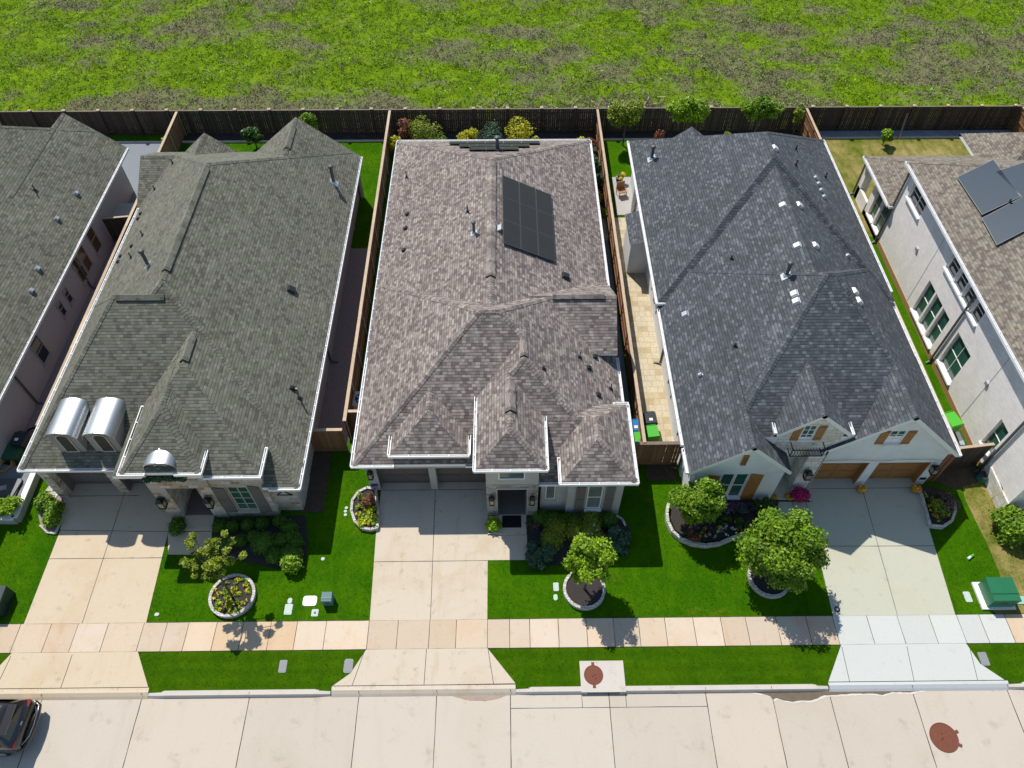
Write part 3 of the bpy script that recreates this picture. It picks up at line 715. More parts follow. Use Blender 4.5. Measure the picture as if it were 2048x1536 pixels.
def garage_door(parent, y, x0, x1, z0, z1, mat, cols=2, rows=3, trim=None):
    mb = MB(); mb.box(x0, x1, y, y + .05, z0, z1); wc = (x1 - x0) / cols; hr = (z1 - z0) / rows
    for i in range(cols):
        for j in range(rows):
            a0, a1, b0, b1 = x0 + wc * i, x0 + wc * (i + 1), z0 + hr * j, z0 + hr * (j + 1); t_ = .09
            mb.box(a0 + .01, a1 - .01, y - .025, y - .001, b0 + .008, b0 + t_); mb.box(a0 + .01, a1 - .01, y - .025, y - .001, b1 - t_, b1 - .008)
            mb.box(a0 + .01, a0 + t_, y - .025, y - .001, b0 + t_, b1 - t_); mb.box(a1 - t_, a1 - .01, y - .025, y - .001, b0 + t_, b1 - t_)
            for q in range(1, 4): xx = a0 + t_ + (a1 - a0 - 2 * t_) * q / 4; mb.box(xx - .006, xx + .006, y - .008, y - .001, b0 + t_, b1 - t_)
    return mb.build('garage_door', mat, parent, local(parent))
def lantern(parent, c, h=.62, w_=.2, warm=False):
    x, y, z = c; mb = MB()
    for sx_ in (-1, 1):
        for sy in (-1, 1): mb.box(x + sx_ * w_ / 2 - .012, x + sx_ * w_ / 2 + .012, y + sy * w_ / 2 - .012, y + sy * w_ / 2 + .012, z, z + h * .7)
    mb.box(x - w_ / 2 - .02, x + w_ / 2 + .02, y - w_ / 2 - .02, y + w_ / 2 + .02, z - .03, z)
    mb.mesh([(x - w_ * .65, y - w_ * .65, z + h * .7), (x + w_ * .65, y - w_ * .65, z + h * .7), (x + w_ * .65, y + w_ * .65, z + h * .7), (x - w_ * .65, y + w_ * .65, z + h * .7), (x - .05, y - .05, z + h), (x + .05, y - .05, z + h), (x + .05, y + .05, z + h), (x - .05, y + .05, z + h)],
            [(0, 1, 5, 4), (1, 2, 6, 5), (2, 3, 7, 6), (3, 0, 4, 7), (4, 5, 6, 7), (3, 2, 1, 0)])
    mb.box(x - .04, x + .04, y + w_ / 2, y + w_ / 2 + .16, z + h * .3, z + h * .4)
    o = mb.build('lantern', M['black'], parent, local(parent))
    g = MB(); g.box(x - w_ / 2 + .02, x + w_ / 2 - .02, y - w_ / 2 + .02, y + w_ / 2 - .02, z + .02, z + h * .62); g.build('lantern_glass', M['lglass'], o); return o
M['lglass'] = plain('lantern_glass', (.34, .3, .22), .3)
def downspout(parent, x, y, ztop, dx, dy, mat=None):
    mb = MB(); mb.box(x - .04, x + .04, y - .04, y + .04, .12, ztop); mb.beam((x, y, ztop), (x + dx, y + dy, ztop + .25), .07, .07); mb.beam((x, y, .12), (x + dx * 1.3 + (.0), y + dy, .05), .08, .06)
    return mb.build('downspout', mat or M['pipe'], parent, local(parent))
def vent_pipe(parent, blks, px, py, h, r=.05, cap=False, flash=True, mat=None):
    p, n = roofhit(blks, px, py); mb = MB()
    mb.tube([p - n * .02, p + Vector((0, 0, h))], r, 10)
    if cap: mb.lathe(p + Vector((0, 0, h)), [(r * 1.05, -.12), (r * 1.6, -.1), (r * 1.6, .0), (.01, .02)], 12)
    o = mb.build('vent_pipe', mat or M['pipe'], parent, local(parent))
    if flash:
        f = MB(); h_ = n.cross(Vector((0, 0, 1)));
        h_ = Vector((1, 0, 0)) if h_.length < 1e-3 else h_.normalized(); u = n.cross(h_)
        s_ = max(.1, r * 2.3); f.obox(p + n * .012, h_ * s_, u * s_ * 1.2, n * .006); f.lathe(p, [(r * 1.6, 0), (r * 1.1, .1)], 10, cap=False)
        f.build('flashing', M['flash'] if cap or r > .06 else M['ventblk'], o)
    return o
def box_vent(parent, blks, px, py, w_=.42, l_=.42, h=.14, mat=None):
    p, n = roofhit(blks, px, py); e = n.cross(Vector((0, 0, 1))).normalized(); u = n.cross(e)
    if u.z < 0: u = -u
    mb = MB(); v = []
    for k, (s1, s2) in enumerate(((1, 0.0), (.72, 1.0))):
        for i, j in ((-1, -1), (1, -1), (1, 1), (-1, 1)): v.append(p + e * i * w_ / 2 * s1 + u * j * l_ / 2 * (s1 if j > 0 else 1 - .1 * k) + n * (.0 + h * s2))
    mb.mesh(v, [(0, 3, 2, 1), (4, 5, 6, 7), (0, 1, 5, 4), (1, 2, 6, 5), (2, 3, 7, 6), (3, 0, 4, 7)])
    mb.obox(p + n * .006, e * w_ * .52, u * l_ * .52, n * .004)
    return mb.build('roof_vent', mat or M['ventblk'], parent, local(parent))
def ridge_vent(parent, a, b, slope, mat, w_=.24):
    """raised shingle-covered vent along a ridge from a to b"""
    a, b = Vector(a), Vector(b); d = (b - a).normalized(); s = d.cross(Vector((0, 0, 1))).normalized(); mb = MB(); L = (b - a).length; k = max(1, int(L / .18))
    for i in range(k):
        A = a + d * L * i / k; B = a + d * L * (i + 1) / k
        for sg in (-1, 1):
            o1 = s * sg * w_ + Vector((0, 0, -w_ * slope + .09)); top = Vector((0, 0, .1)); lo = s * sg * w_ + Vector((0, 0, -w_ * slope + .01))
            q = [A + top, B + top, B + o1, A + o1]
            if sg < 0: q.reverse()
            nf = (Vector(q[1]) - Vector(q[0])).cross(Vector(q[2]) - Vector(q[0]))
            if nf.z < 0: q.reverse()
            mb.poly(q, 0, [(30.02, i * .145 + .03), (30.02, i * .145 + .14), (30.17, i * .145 + .14), (30.17, i * .145 + .03)])
            mb.poly([A + o1, B + o1, B + lo, A + lo], 1)
    for e in (a, b): mb.poly([e + Vector((0, 0, .1)), e + s * w_ + Vector((0, 0, -w_ * slope + .09)), e + s * w_ + Vector((0, 0, -w_ * slope)), e, e - s * w_ + Vector((0, 0, -w_ * slope)), e - s * w_ + Vector((0, 0, -w_ * slope + .09))], 1)
    return mb.build('ridge_vent', [mat, M['ventblk']], parent, local(parent))
def solar(parent, blks, corners_px, nx_, ny_, mat, lift=.12, skip=()):
    """grid of panels between four photo corners lying on one roof plane: TL, TR, BR, BL"""
    p0, n = roofhit(blks, *corners_px[0]); q = []
    for c_ in corners_px:
        d = Vector(ray(*c_)); q.append(Vector(CP) + d * ((p0 + n * lift - Vector(CP)).dot(n) / d.dot(n)))
    for i in range(nx_):
        for j in range(ny_):
            if (i, j) in skip: continue
            def at(u, v): return (q[0] * (1 - u) + q[1] * u) * (1 - v) + (q[3] * (1 - u) + q[2] * u) * v
            u0, u1, v0, v1 = i / nx_, (i + 1) / nx_, j / ny_, (j + 1) / ny_; c_ = at((u0 + u1) / 2, (v0 + v1) / 2)
            ax = (at(u1, (v0 + v1) / 2) - at(u0, (v0 + v1) / 2)) / 2; ay = (at((u0 + u1) / 2, v1) - at((u0 + u1) / 2, v0)) / 2
            g_ = .012; ax *= 1 - g_ / ax.length; ay *= 1 - g_ / ay.length
            mb = MB(); mb.obox(c_, ax, ay, n * .018, 1); mb.obox(c_ + n * .016, ax * (1 - .02 / ax.length), ay * (1 - .02 / ay.length), n * .004, 0)
            mb.beam(c_ - ax * .6 - ay * .98 - n * .05, c_ - ax * .6 + ay * .98 - n * .05, .04, .04, 1)
            mb.beam(c_ + ax * .6 - ay * .98 - n * .05, c_ + ax * .6 + ay * .98 - n * .05, .04, .04, 1)
            for s1 in (-.6, .6): mb.beam(c_ + ax * s1 - n * .05, c_ + ax * s1 - n * (lift - .01), .03, .03, 1)
            mb.build('solar_panel', [mat, M['pipe']], parent, local(parent))
# ---------------------------------------------------------------- house 2: brown roof with two black solar arrays (middle of the picture)
H2 = thing('house', (-.7, 17, 0), 'greige brick house with brown shingle roof carrying two dark solar arrays', 'house')
r2 = dict(
    R=Blk(-7.15, 5.57, 24.35, 43.0, 2.745, .55, .55, None, .51, shell=0),
    F1=Blk(-7.12, 5.55, 17.95, 29.65, 2.75, .69, .69, .69, .69),
    F2=Blk(-4.05, 5.56, 16.94, 29, 2.755, .69, .693, .72, .69, cut=dict(y1=24, x0=.13)),
    G=Blk(.8, 5.5, 23.8, 28.6, 3.56, None, None, .69, .69, thick=.14),
    T=Blk(-1.4, 1.63, 16.62, 24, 4.5, .72, .72, .77, None),
    RR=Blk(2.33, 5.6, 16.42, 20.6, 3.66, .71, .71, .75, .72),
    CN=Blk(1.5, 3.9, 16.945, 21.8, 2.765, None, None, .72, .69),
    D=Blk(-5.33, -1.82, 18.02, 24, 3.5, .7, .7, .78, None))
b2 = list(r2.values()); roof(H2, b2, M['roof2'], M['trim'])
gutter(H2, [('L', -7.12, 17.9, 43.0, 2.75), ('F', 17.95, -7.2, -5.25, 2.75), ('F', 17.95, -1.95, -1.3, 2.75), ('L', -5.33, 18.0, 19.3, 3.5), ('R', -1.82, 18.0, 19.3, 3.5), ('F', 18.02, -5.4, -1.75, 3.5),
            ('L', -1.4, 16.55, 20.6, 4.5), ('R', 1.63, 16.55, 19.6, 4.5), ('F', 16.62, -1.48, 1.7, 4.5), ('F', 16.945, 1.3, 2.35, 2.75), ('L', 2.33, 16.35, 17.7, 3.66), ('F', 16.42, 2.25, 5.68, 3.66), ('R', 5.6, 16.35, 20.6, 3.66),
            ('B', 20.6, 5.0, 5.7, 3.66), ('R', 5.56, 20.7, 24.2, 2.75), ('R', 5.57, 28.4, 43.0, 2.75), ('B', 43.0, -7.2, 5.6, 2.75)])
W = Wall(); S = [.0]
W.body(-6.7, 5.15, 18.75, 42.6, 0, 2.6); W.body(-6.7, -6.22, 18.2, 18.76, 0, 2.62); W.body(-3.76, -3.43, 18.2, 18.76, 0, 2.2); W.body(-6.7, -1.0, 18.203, 18.757, 2.0, 2.62)
W.skin('y', 18.2, 18.26, -5.0, -2.2, 2.62, 3.35, [(-4.62, -4.12, 2.74, 3.06), (-3.92, -3.42, 2.74, 3.06), (-3.2, -2.7, 2.74, 3.06)])
W.body(-5.0, -2.2, 18.26, 20.5, 2.62, 3.35)
for a in (-4.62, -3.92, -3.2): window(H2, 'y', 18.26, -1, a, a + .5, 2.74, 3.06, M['glassg'], fr=.03, sill=.15, sillmat=M['stucco2'])
W.body(1.45, 5.2, 17.1, 19, 0, 2.62); W.body(2.7, 5.22, 16.82, 20.2, 0, 3.5)
W.skin('y', 16.75, 16.82, 2.7, 5.22, 0, 3.5, [(3.6, 4.33, .62, 2.68)]); W.skin('y', 17.0, 17.1, 1.45, 2.7, 0, 2.6, [(1.7, 2.2, 1.02, 2.3)])
W.body(4.2, 5.3, 24.3, 28.2, 0, 3.5)
window(H2, 'y', 16.82, -1, 3.62, 4.31, .62, 2.68, M['glassb'], (0, 1), sill=.2); window(H2, 'y', 17.1, -1, 1.72, 2.18, 1.02, 2.3, M['glassb'], sill=.12, sillmat=M['stucco2'])
W.build(H2, [M['stucco2']])
shutter(H2, 16.745, 3.08, 3.52, .43, 2.68, M['taupe'], (.5,)); shutter(H2, 16.745, 4.43, 4.86, .43, 2.68, M['taupe'], (.5,))
garage_door(H2, 18.6, -6.22, -3.76, .02, 2.0, M['door2'], 2, 3); garage_door(H2, 18.6, -3.43, -1.0, .02, 2.0, M['door2'], 2, 3)
mb = MB(); mb.box(-6.24, -6.2, 18.25, 18.6, .02, 2.0); mb.build('door_jamb', M['door2'], H2, local(H2))
W = Wall()   # stone entry tower, open below
W.body(-1.0, -.5, 16.73, 19, 0, 2.6); W.body(.85, 1.36, 16.73, 19, 0, 2.6)
W.skin('y', 16.73, 16.9, -1.0, 1.36, 2.6, 2.95, []); W.build(H2, [M['stone2']])
W = Wall(); W.skin('y', 16.74, 16.8, -.99, 1.35, 2.95, 4.4, [(-.43, .74, 3.4, 4.02)]); W.body(-.99, 1.35, 16.8, 20.5, 2.6, 4.4); W.body(-.9, 1.3, 18.9, 19.2, 0, 2.7)
W.build(H2, [M['stucco2']]); window(H2, 'y', 16.8, -1, -.43, .74, 3.4, 4.02, M['glasst'], fr=.05, depth=.06)
mb = MB(); mb.box(-.56, .91, 16.7, 16.75, 2.55, 2.68); mb.box(-.56, -.5, 16.7, 16.76, 0, 2.55); mb.box(.85, .91, 16.7, 16.76, 0, 2.55); mb.build('door_surround', M['trimgrey'], H2, local(H2))
mb = MB(); mb.box(-.45, .8, 16.74, 18.9, .121, .126); mb.build('porch_tile', M['taupe'], H2, local(H2))
for c in ((-.76, 16.55, 1.55), (1.09, 16.55, 1.55), (-6.47, 18.0, 1.5)): lantern(H2, c, .62, .2)
mb = MB(); mb.beam((1.45, 16.95, .1), (1.45, 16.95, 2.55), .07, .07); mb.build('downspout', M['black'], H2, local(H2))
p = P(768, 1012 - 40, 0)   # flag plaque on the left pier
mb = MB(); mb.box(-6.62, -6.3, 18.15, 18.2, .42, .62, 0, (.02, .05, .25)); mb.box(-6.44, -6.3, 18.14, 18.15, .42, .55, 0, (.75, .02, .05)); mb.build('wall_plaque', plain('plaque_enamel', (.9, .9, .9), .5), H2, local(H2))
for q in ((1045 - 20, 420 - 10),): pass
vent_pipe(H2, b2, 813, 355, .5, .035); vent_pipe(H2, b2, 935, 424, .5, .04); vent_pipe(H2, b2, 948, 466, .75, .075, True); vent_pipe(H2, b2, 995, 301, .95, .11, True)
vent_pipe(H2, b2, 940, 301, .3, .04)
for q, h in (((1088, 738), .3), ((1160, 715), .45), ((1222, 778), .45)): vent_pipe(H2, b2, *q, h, .03)
for q in ((815, 429), (812, 457), (808, 501), (1189, 714), (1177, 736), (1196, 790)): box_vent(H2, b2, *q, .24, .24, .12)
box_vent(H2, b2, 1130, 553, .42, .42, .16)
rz = 2.745 + .55 * 6.36
ridge_vent(H2, (-.79, 26.6, rz), (-.79, 36.0, rz), .55, M['roof2'])
ridge_vent(H2, (.12, 18.9, 5.59), (.12, 20.6, 5.59), .72, M['roof2'])
ridge_vent(H2, (2.3, 26.2, 5.22), (4.9, 26.2, 5.22), .69, M['roof2'], .18)
ridge_vent(H2, (.76, 21.6, 6.07), (.76, 22.7, 6.07), .69, M['roof2'], .18)
solar(H2, b2, [(1004, 350), (1103, 390), (1111, 524), (1006, 486)], 3, 3, M['solar'])
for i, (xa, xb, ya, yb2) in enumerate(((-3.6, 2.2, 40.9, 42.0), (-2.9, 1.5, 39.7, 40.8), (-2.2, .8, 38.5, 39.6))):
    n_ = (5, 4, 3)[i]
    for k in range(n_):
        a = xa + (xb - xa) * k / n_; b_ = xa + (xb - xa) * (k + 1) / n_ - .02
        nn = Vector((0, .51, 1)).normalized(); zc = lambda y: 2.745 + .51 * (43.0 - y); c_ = Vector(((a + b_) / 2, (ya + yb2) / 2, zc((ya + yb2) / 2))) + nn * .12
        mb = MB(); sl_ = Vector((0, 1, -.51)).normalized(); mb.obox(c_, ((b_ - a) / 2, 0, 0), sl_ * (yb2 - ya) / 2, nn * .018, 1); mb.obox(c_ + nn * .016, ((b_ - a) / 2 - .02, 0, 0), sl_ * ((yb2 - ya) / 2 - .02), nn * .005, 0)
        for s1 in (-1, 1): mb.beam(c_ + Vector((s1 * .3, 0, 0)) - sl_ * .5, c_ + Vector((s1 * .3, 0, 0)) - sl_ * .5 - nn * .1, .03, .03, 1)
        mb.build('solar_panel', [M['solar'], M['pipe']], H2, local(H2))
mb = MB(); p_, n_ = roofhit(b2, 997, 458); mb.obox(p_ + n_ * .08, (.1, 0, .05), (0, .2, 0), (0, 0, .05)); mb.build('junction_box', M['flash'], H2, local(H2))
mb = MB(); mb.box(1.6, 1.75, 18.2, 18.3, 3.2, 3.25); mb.box(-2.3, 1.2, 43.2, 45, 0, .05); mb.build('rear_step', M['kerb'], H2, local(H2))

# ---------------------------------------------------------------- house 1: olive roof with two zinc dormers
H1 = thing('house', (-15.7, 17, 0), 'stone fronted house with olive grey shingle roof and two arched zinc dormers', 'house')
r1 = dict(
    M=Blk(-22.17, -9.37, 17.82, 41.8, 2.9, .8, .8, .75, .61, cut=dict(y1=41.1)),
    F1=Blk(-22.15, -9.375, 17.8, 28.05, 2.905, 1.13, .802, .752, 1.19),
    A=Blk(-11.0, -9.38, 16.72, 27, 2.905, None, .80, .70, None, cut=dict(y1=24), shell=0),
    B=Blk(-17.15, -10.82, 16.66, 24, 4.07, .93, .8, .655, None, cut=dict(y1=23.2), shell=0),
    C=Blk(-16.5, -13.15, 16.47, 24, 4.67, .95, .95, .67, None, cut=dict(y1=22)),
    RB=Blk(-16.5, -9.39, 33, 41.2, 2.895, .8, .8, None, None),
    LB=Blk(-22.45, -17.5, 36.2, 42.3, 2.7, None, None, .55, .55, cut=dict(y1=41)),
    SG=Blk(-21.1, -16.65, 36.3, 41.1, 2.9, .83, .83, None, None))
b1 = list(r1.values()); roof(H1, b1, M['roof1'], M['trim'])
gutter(H1, [('L', -22.17, 17.75, 36.1, 2.9), ('F', 17.8, -22.25, -16.3, 2.9), ('R', -9.38, 16.65, 41.1, 2.9), ('F', 16.72, -10.7, -9.3, 2.9), ('R', -10.82, 16.55, 18.1, 4.07), ('F', 16.66, -13.2, -10.7, 4.07),
            ('L', -16.5, 16.4, 20.0, 4.67), ('F', 16.47, -16.6, -15.45, 4.67), ('F', 16.47, -14.2, -13.05, 4.67), ('R', -13.15, 16.4, 17.9, 4.67)])
W = Wall()
W.body(-21.6, -9.85, 18.9, 40.7, 0, 2.78); W.body(-9.88, -9.82, 17.3, 19, 0, 2.78); W.body(-13.3, -9.86, 17.2, 19, 0, 2.78)
W.build(H1, [M['brick1']])
W = Wall()
W.body(-21.72, -21.3, 17.9, 18.95, 0, 2.8); W.body(-18.95, -18.5, 18.2, 18.95, 0, 2.3); W.body(-21.72, -15.9, 18.21, 18.9, 2.05, 2.8)
W.skin('y', 16.8, 17.0, -16.1, -13.35, 0, 4.55, [(-15.4, -14.0, 0, 2.75)]); W.body(-16.1, -15.4, 17.0, 20, 0, 4.55); W.body(-14.0, -13.35, 17.0, 20, 0, 4.55); W.body(-16.1, -13.35, 17.0, 20, 2.75, 4.55); W.body(-15.5, -13.9, 19.4, 19.7, 0, 2.8)
W.skin('y', 16.86, 16.96, -13.35, -10.93, 0, 3.95, [(-12.75, -11.75, .55, 2.7)]); W.body(-13.35, -10.93, 16.96, 20, 0, 3.95)
W.body(-10.93, -9.84, 17.14, 19, 0, 2.8)
W.body(-15.42, -14.2, 16.76, 17.2, 4.4, 4.8)
W.build(H1, [M['stone1']])
window(H1, 'y', 16.96, -1, -12.72, -11.78, .55, 2.7, M['glassg'], (1, 3), sill=.2, frame=plain('cream_frame', (.5, .47, .38), .5))
shutter(H1, 16.855, -13.3, -12.8, .45, 2.75, M['taupe'], (.05, .5, .95), -.12); shutter(H1, 16.855, -11.7, -11.2, .45, 2.75, M['taupe'], (.05, .5, .95), .12)
garage_door(H1, 18.75, -21.3, -18.95, .02, 2.05, M['door1'], 2, 3); garage_door(H1, 18.75, -18.5, -16.1, .02, 2.05, M['door1'], 2, 3)
for x in (-21.32, -18.52): mb = MB(); mb.box(x, x + .05, 18.25, 18.76, 0, 2.05); mb.build('door_jamb', M['taupe'], H1, local(H1))
mb = MB(); mb.box(-15.38, -14.02, 16.85, 19.4, .141, .146); mb.build('porch_tile', plain('porch_brick', (.16, .12, .11), .8, 0, .3, 14), H1, local(H1))
mb = MB()   # X shaped brace wall ornament
for a, b in (((-10.7, 2.3), (-10.05, 1.55)), ((-10.05, 2.3), (-10.7, 1.55)), ((-10.75, 1.52), (-10.0, 1.52))): mb.beam((a[0], 17.11, a[1]), (b[0], 17.11, b[1]), .03, .03)
mb.build('wall_ornament', M['black'], H1, local(H1))
lantern(H1, (-15.85, 16.6, 1.5), .7, .28); lantern(H1, (-13.7, 16.6, 1.5), .7, .28)
# arched zinc dormers
def arch_dormer(x0, x1, yf, zb, zs, zt, ydepth, wmat):
    w_ = MB(); n_ = 12; xc = (x0 + x1) / 2; hw = (x1 - x0) / 2
    arc = [(xc - hw * math.cos(math.pi * i / n_), zs + (zt - zs) * math.sin(math.pi * i / n_) ** .9) for i in range(n_ + 1)]
    pts = [(x0, zb)] + arc + [(x1, zb)]
    w_.poly([(x, yf, z) for x, z in pts][::-1]); w_.poly([(x0, yf, zb), (x0, yf, zs), (x0, ydepth, zs), (x0, ydepth, zb)][::-1]); w_.poly([(x1, yf, zb), (x1, yf, zs), (x1, ydepth, zs), (x1, ydepth, zb)])
    d = w_.build('dormer', wmat, H1, local(H1))
    r_ = MB(); ov = .1; f = lambda x, z: (xc + (x - xc) * 1.09, z + .07)
    A = [(x0 - ov, zs - .02)] + [f(x, z) for x, z in arc] + [(x1 + ov, zs - .02)]
    ys_ = [yf - .12 + (ydepth - yf + .12) * j / 5 for j in range(6)]; nA = len(A)
    r_.mesh([(x, y + 0, z + random.uniform(-.006, .006)) for y in ys_ for x, z in A], [(j * nA + i, j * nA + i + 1, (j + 1) * nA + i + 1, (j + 1) * nA + i) for j in range(5) for i in range(nA - 1)], smooth=True)
    for i in range(len(A) - 1):
        a, b = A[i], A[i + 1]
        r_.poly([(a[0], yf - .12, a[1]), (b[0], yf - .12, b[1]), (b[0], yf - .12, b[1] - .07), (a[0], yf - .12, a[1] - .07)], 0)
    r_.beam((xc - .05, yf - .12, zt + .09), (xc - .05, ydepth, zt + .09), .03, .03)
    r_.build('dormer_roof', M['galv'], d)
    s_ = MB(); a0, a1 = xc - hw * .46, xc + hw * .46; z0_, z1_ = zb + .2, zs - .05
    sp = [(a0, z0_), (a1, z0_), (a1, z1_)] + [(xc + (a1 - xc) * math.cos(math.pi * i / 8), z1_ + .22 * math.sin(math.pi * i / 8)) for i in range(1, 8)] + [(a0, z1_)]
    s_.poly([(x, yf - .02, z) for x, z in sp]); m_ = len(sp)
    for i in range(m_):
        (xa, za), (xb, zb_) = sp[i], sp[(i + 1) % m_]; s_.beam((xa, yf - .02, za), (xb, yf - .02, zb_), .05, .07, 1)
    s_.build('louvre', [M['screen'], plain('cream_surround', (.42, .39, .33), .6)], d)
M['dormpaint'] = plain('dormer_paint', (.27, .26, .245), .6)
arch_dormer(-20.32, -19.12, 18.42, 3.2, 4.55, 4.93, 20.25, M['dormpaint']); arch_dormer(-18.69, -17.45, 18.42, 3.2, 4.55, 4.93, 20.25, M['dormpaint'])
arch_dormer(-15.42, -14.2, 16.74, 4.45, 4.78, 5.14, 17.35, M['stone1'])
rz = 2.9 + .8 * 6.4
ridge_vent(H1, (-15.77, 25.3, rz), (-15.77, 33.0, rz), .8, M['roof1'], .2)
ridge_vent(H1, (-17.8, 24.05, 7.6), (-15.6, 24.05, 7.6), .8, M['roof1'], .2)
ridge_vent(H1, (-14.22, 20.9, 6.79), (-14.22, 22.3, 6.79), .85, M['roof1'], .2)
ridge_vent(H1, (-12.95, 38.0, 5.73), (-12.95, 40.2, 5.73), .8, M['roof1'], .2)
vent_pipe(H1, b1, 668, 365, 1.2, .1, True); vent_pipe(H1, b1, 296, 530, .95, .09, True)
for q, h in (((345, 327), .35), ((309, 379), .35), ((285, 471), .4), ((262, 515), .4)): vent_pipe(H1, b1, *q, h, .035)
vent_pipe(H1, b1, 600, 797, .8, .045)
for q in ((282, 428), (277, 438), (264, 493), (242, 513), (237, 524)): box_vent(H1, b1, *q, .18, .18, .1)
box_vent(H1, b1, 582, 580, .42, .42, .16); box_vent(H1, b1, 585, 777, .2, .3, .14)
for y0_, y1_, z0_, z1_ in ((28.2, 29.5, 1.0, 2.0), (24.4, 25.4, .9, 2.3), (21.2, 21.9, .9, 2.2)):
    window(H1, 'x', -9.85, 1, y0_, y1_, z0_, z1_, M['glass'], (0, 0), .04)
downspout(H1, -9.78, 26.3, 2.6, .3, 0)
for x, y, r_ in ((-9.9, 37.5, .12), (-9.7, 40.7, .16)): mb = MB(); mb.tube([(x, y, 0), (x, y, 2.8)], r_, 4); mb.build('porch_column', M['brick1'], H1, local(H1))

# ---------------------------------------------------------------- house 3: slate roof, white brick
H3 = thing('house', (14.5, 17, 0), 'white brick house with slate blue shingle roof and oak garage doors', 'house')
fz3 = 2.9
r3 = dict(
    RK=Blk(8.08, 20.8, 27.7, 42.3, 3.15, .755, .755, .77, .77),
    MM=Blk(8.17, 20.75, 24.3, 36, 2.85, .755, .755, None, None, shell=0),
    F3=Blk(8.17, 20.75, 24.2 - (7.79 - fz3) / .6, 30.5, fz3, .8, .935, .6, .9, cut=dict(y0=18.3)),
    F4=Blk(8.175, 14.6, 19.98 - (4.9 - 2.91) / .71, 40, 2.91, .8, 1.2, .71, None, cut=dict(y0=18.3, y1=24)),
    GL=Blk(8.19, 12.85, 17.28, 24, 2.905, .84, .95, None, None, cut=dict(y1=22)),
    GR=Blk(14.0, 20.77, 18.12, 26, 2.91, .86, .94, None, None, cut=dict(y1=24)),
    DT=Blk(11.95, 15.25, 18.2, 24, 4.58, .88, .88, None, None, cut=dict(y1=23)),
    BG=Blk(8.4, 14.5, 38, 40.3, 3.2, .755, .755, None, None))
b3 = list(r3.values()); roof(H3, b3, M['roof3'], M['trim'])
gutter(H3, [('L', 8.08, 27.65, 42.3, 3.15), ('F', 27.7, 8.0, 8.75, 3.15), ('L', 8.17, 18.8, 27.5, 2.9), ('R', 20.77, 18.1, 28.3, 2.9), ('R', 20.8, 28.4, 42.3, 3.15), ('L', 11.95, 18.3, 21.0, 4.58), ('R', 15.25, 18.2, 20.3, 4.58), ('L', 8.17, 17.3, 18.6, 2.9)])
W = Wall()
W.body(8.5, 20.35, 18.8, 41.9, 0, 2.8); W.body(8.5, 14.6, 24, 36, 2.5, 5.0, r3['RK'].slopes)
gsl = r3['GL'].slopes
W.skin('y', 17.4, 17.46, 8.55, 12.85 - .25, 0, 5.2, [(9.78, 11.06, .48, 2.6)], gsl); W.body(8.56, 12.59, 17.46, 20, 0, 5, gsl, .12)
gsr = r3['GR'].slopes
W.body(14.5, 20.38, 18.27, 18.8, 2.03, 2.75); W.body(14.4, 14.78, 18.26, 18.8, 0, 2.1); W.body(17.02, 17.46, 18.26, 18.8, 0, 2.1); W.body(19.95, 20.39, 18.26, 18.8, 0, 2.1)
W.skin('y', 18.26, 18.32, 14.4, 20.5, 2.75, 6.0, [(16.98, 17.68, 3.72, 4.72)], gsr); W.body(14.4, 20.45, 18.32, 20, 2.75, 6.0, gsr, .12)
W.build(H3, [M['white3']])
W = Wall(); dsl = r3['DT'].slopes
W.skin('y', 18.28, 18.34, 12.1, 14.5, 3.2, 6.2, [(13.02, 13.58, 4.08, 5.15)], dsl)
W.body(12.12, 14.5, 18.34, 20.5, 3.1, 6.2, dsl, .12); W.body(14.5, 14.95, 18.284, 20.4, 4.0, 6.2, dsl, .12); W.body(13.75, 14.5, 18.0, 19.9, 0, 3.15); W.body(13.0, 14.5, 18.282, 19.9, 2.6, 3.2)
for i in range(5):
    W.body(14.5, 14.75 - .05 * i, 18.285, 20, 4.0 - .18 * (i + 1), 4.0 - .18 * i)
W.build(H3, [M['stone3']])
window(H3, 'y', 18.34, -1, 13.02, 13.58, 4.08, 5.15, M['glassg'], (1, 2), .04, sill=.14)
shutter(H3, 18.275, 12.62, 12.96, 4.05, 5.15, M['wood']); shutter(H3, 18.275, 13.66, 14.0, 4.05, 5.15, M['wood'])
window(H3, 'y', 18.32, -1, 16.98, 17.68, 3.72, 4.72, M['glassg'], (1, 2), .04, sill=.18)
shutter(H3, 18.255, 16.56, 16.93, 3.7, 4.74, M['wood']); shutter(H3, 18.255, 17.73, 18.1, 3.7, 4.74, M['wood'])
window(H3, 'y', 17.46, -1, 9.8, 10.4, .48, 2.6, M['glassg'], (0, 1), .05, sill=.2); window(H3, 'y', 17.46, -1, 10.44, 11.04, .48, 2.6, M['glassg'], (0, 1), .05, sill=.2)
shutter(H3, 17.395, 9.15, 9.72, .2, 2.55, M['wood'], (.1, .7), -.13); shutter(H3, 17.395, 11.12, 11.7, .2, 2.5, M['wood'], (.1, .7), .13)
mb = MB(); mb.box(10.38, 10.62, 17.33, 17.4, 3.42, 4.2); mb.box(10.42, 10.58, 17.32, 17.33, 3.5, 4.1, 0, (.6, .6, .6)); mb.build('gable_vent', M['wood'], H3, local(H3))
garage_door(H3, 18.62, 14.78, 17.02, .02, 2.03, M['wood'], 2, 3); garage_door(H3, 18.62, 17.46, 19.95, .02, 2.03, M['wood'], 2, 3)
for x in (17.0, 19.93): mb = MB(); mb.box(x, x + .03, 18.3, 18.62, .02, 2.03); mb.build('door_jamb', M['wood'], H3, local(H3))
lantern(H3, (14.05, 17.78, 1.55), .6, .26); lantern(H3, (20.1, 18.0, 1.55), .6, .26)
mb = MB()   # iron balcony below the tower window
bx0, bx1, by, bz = 12.75, 14.2, 17.85, 3.35
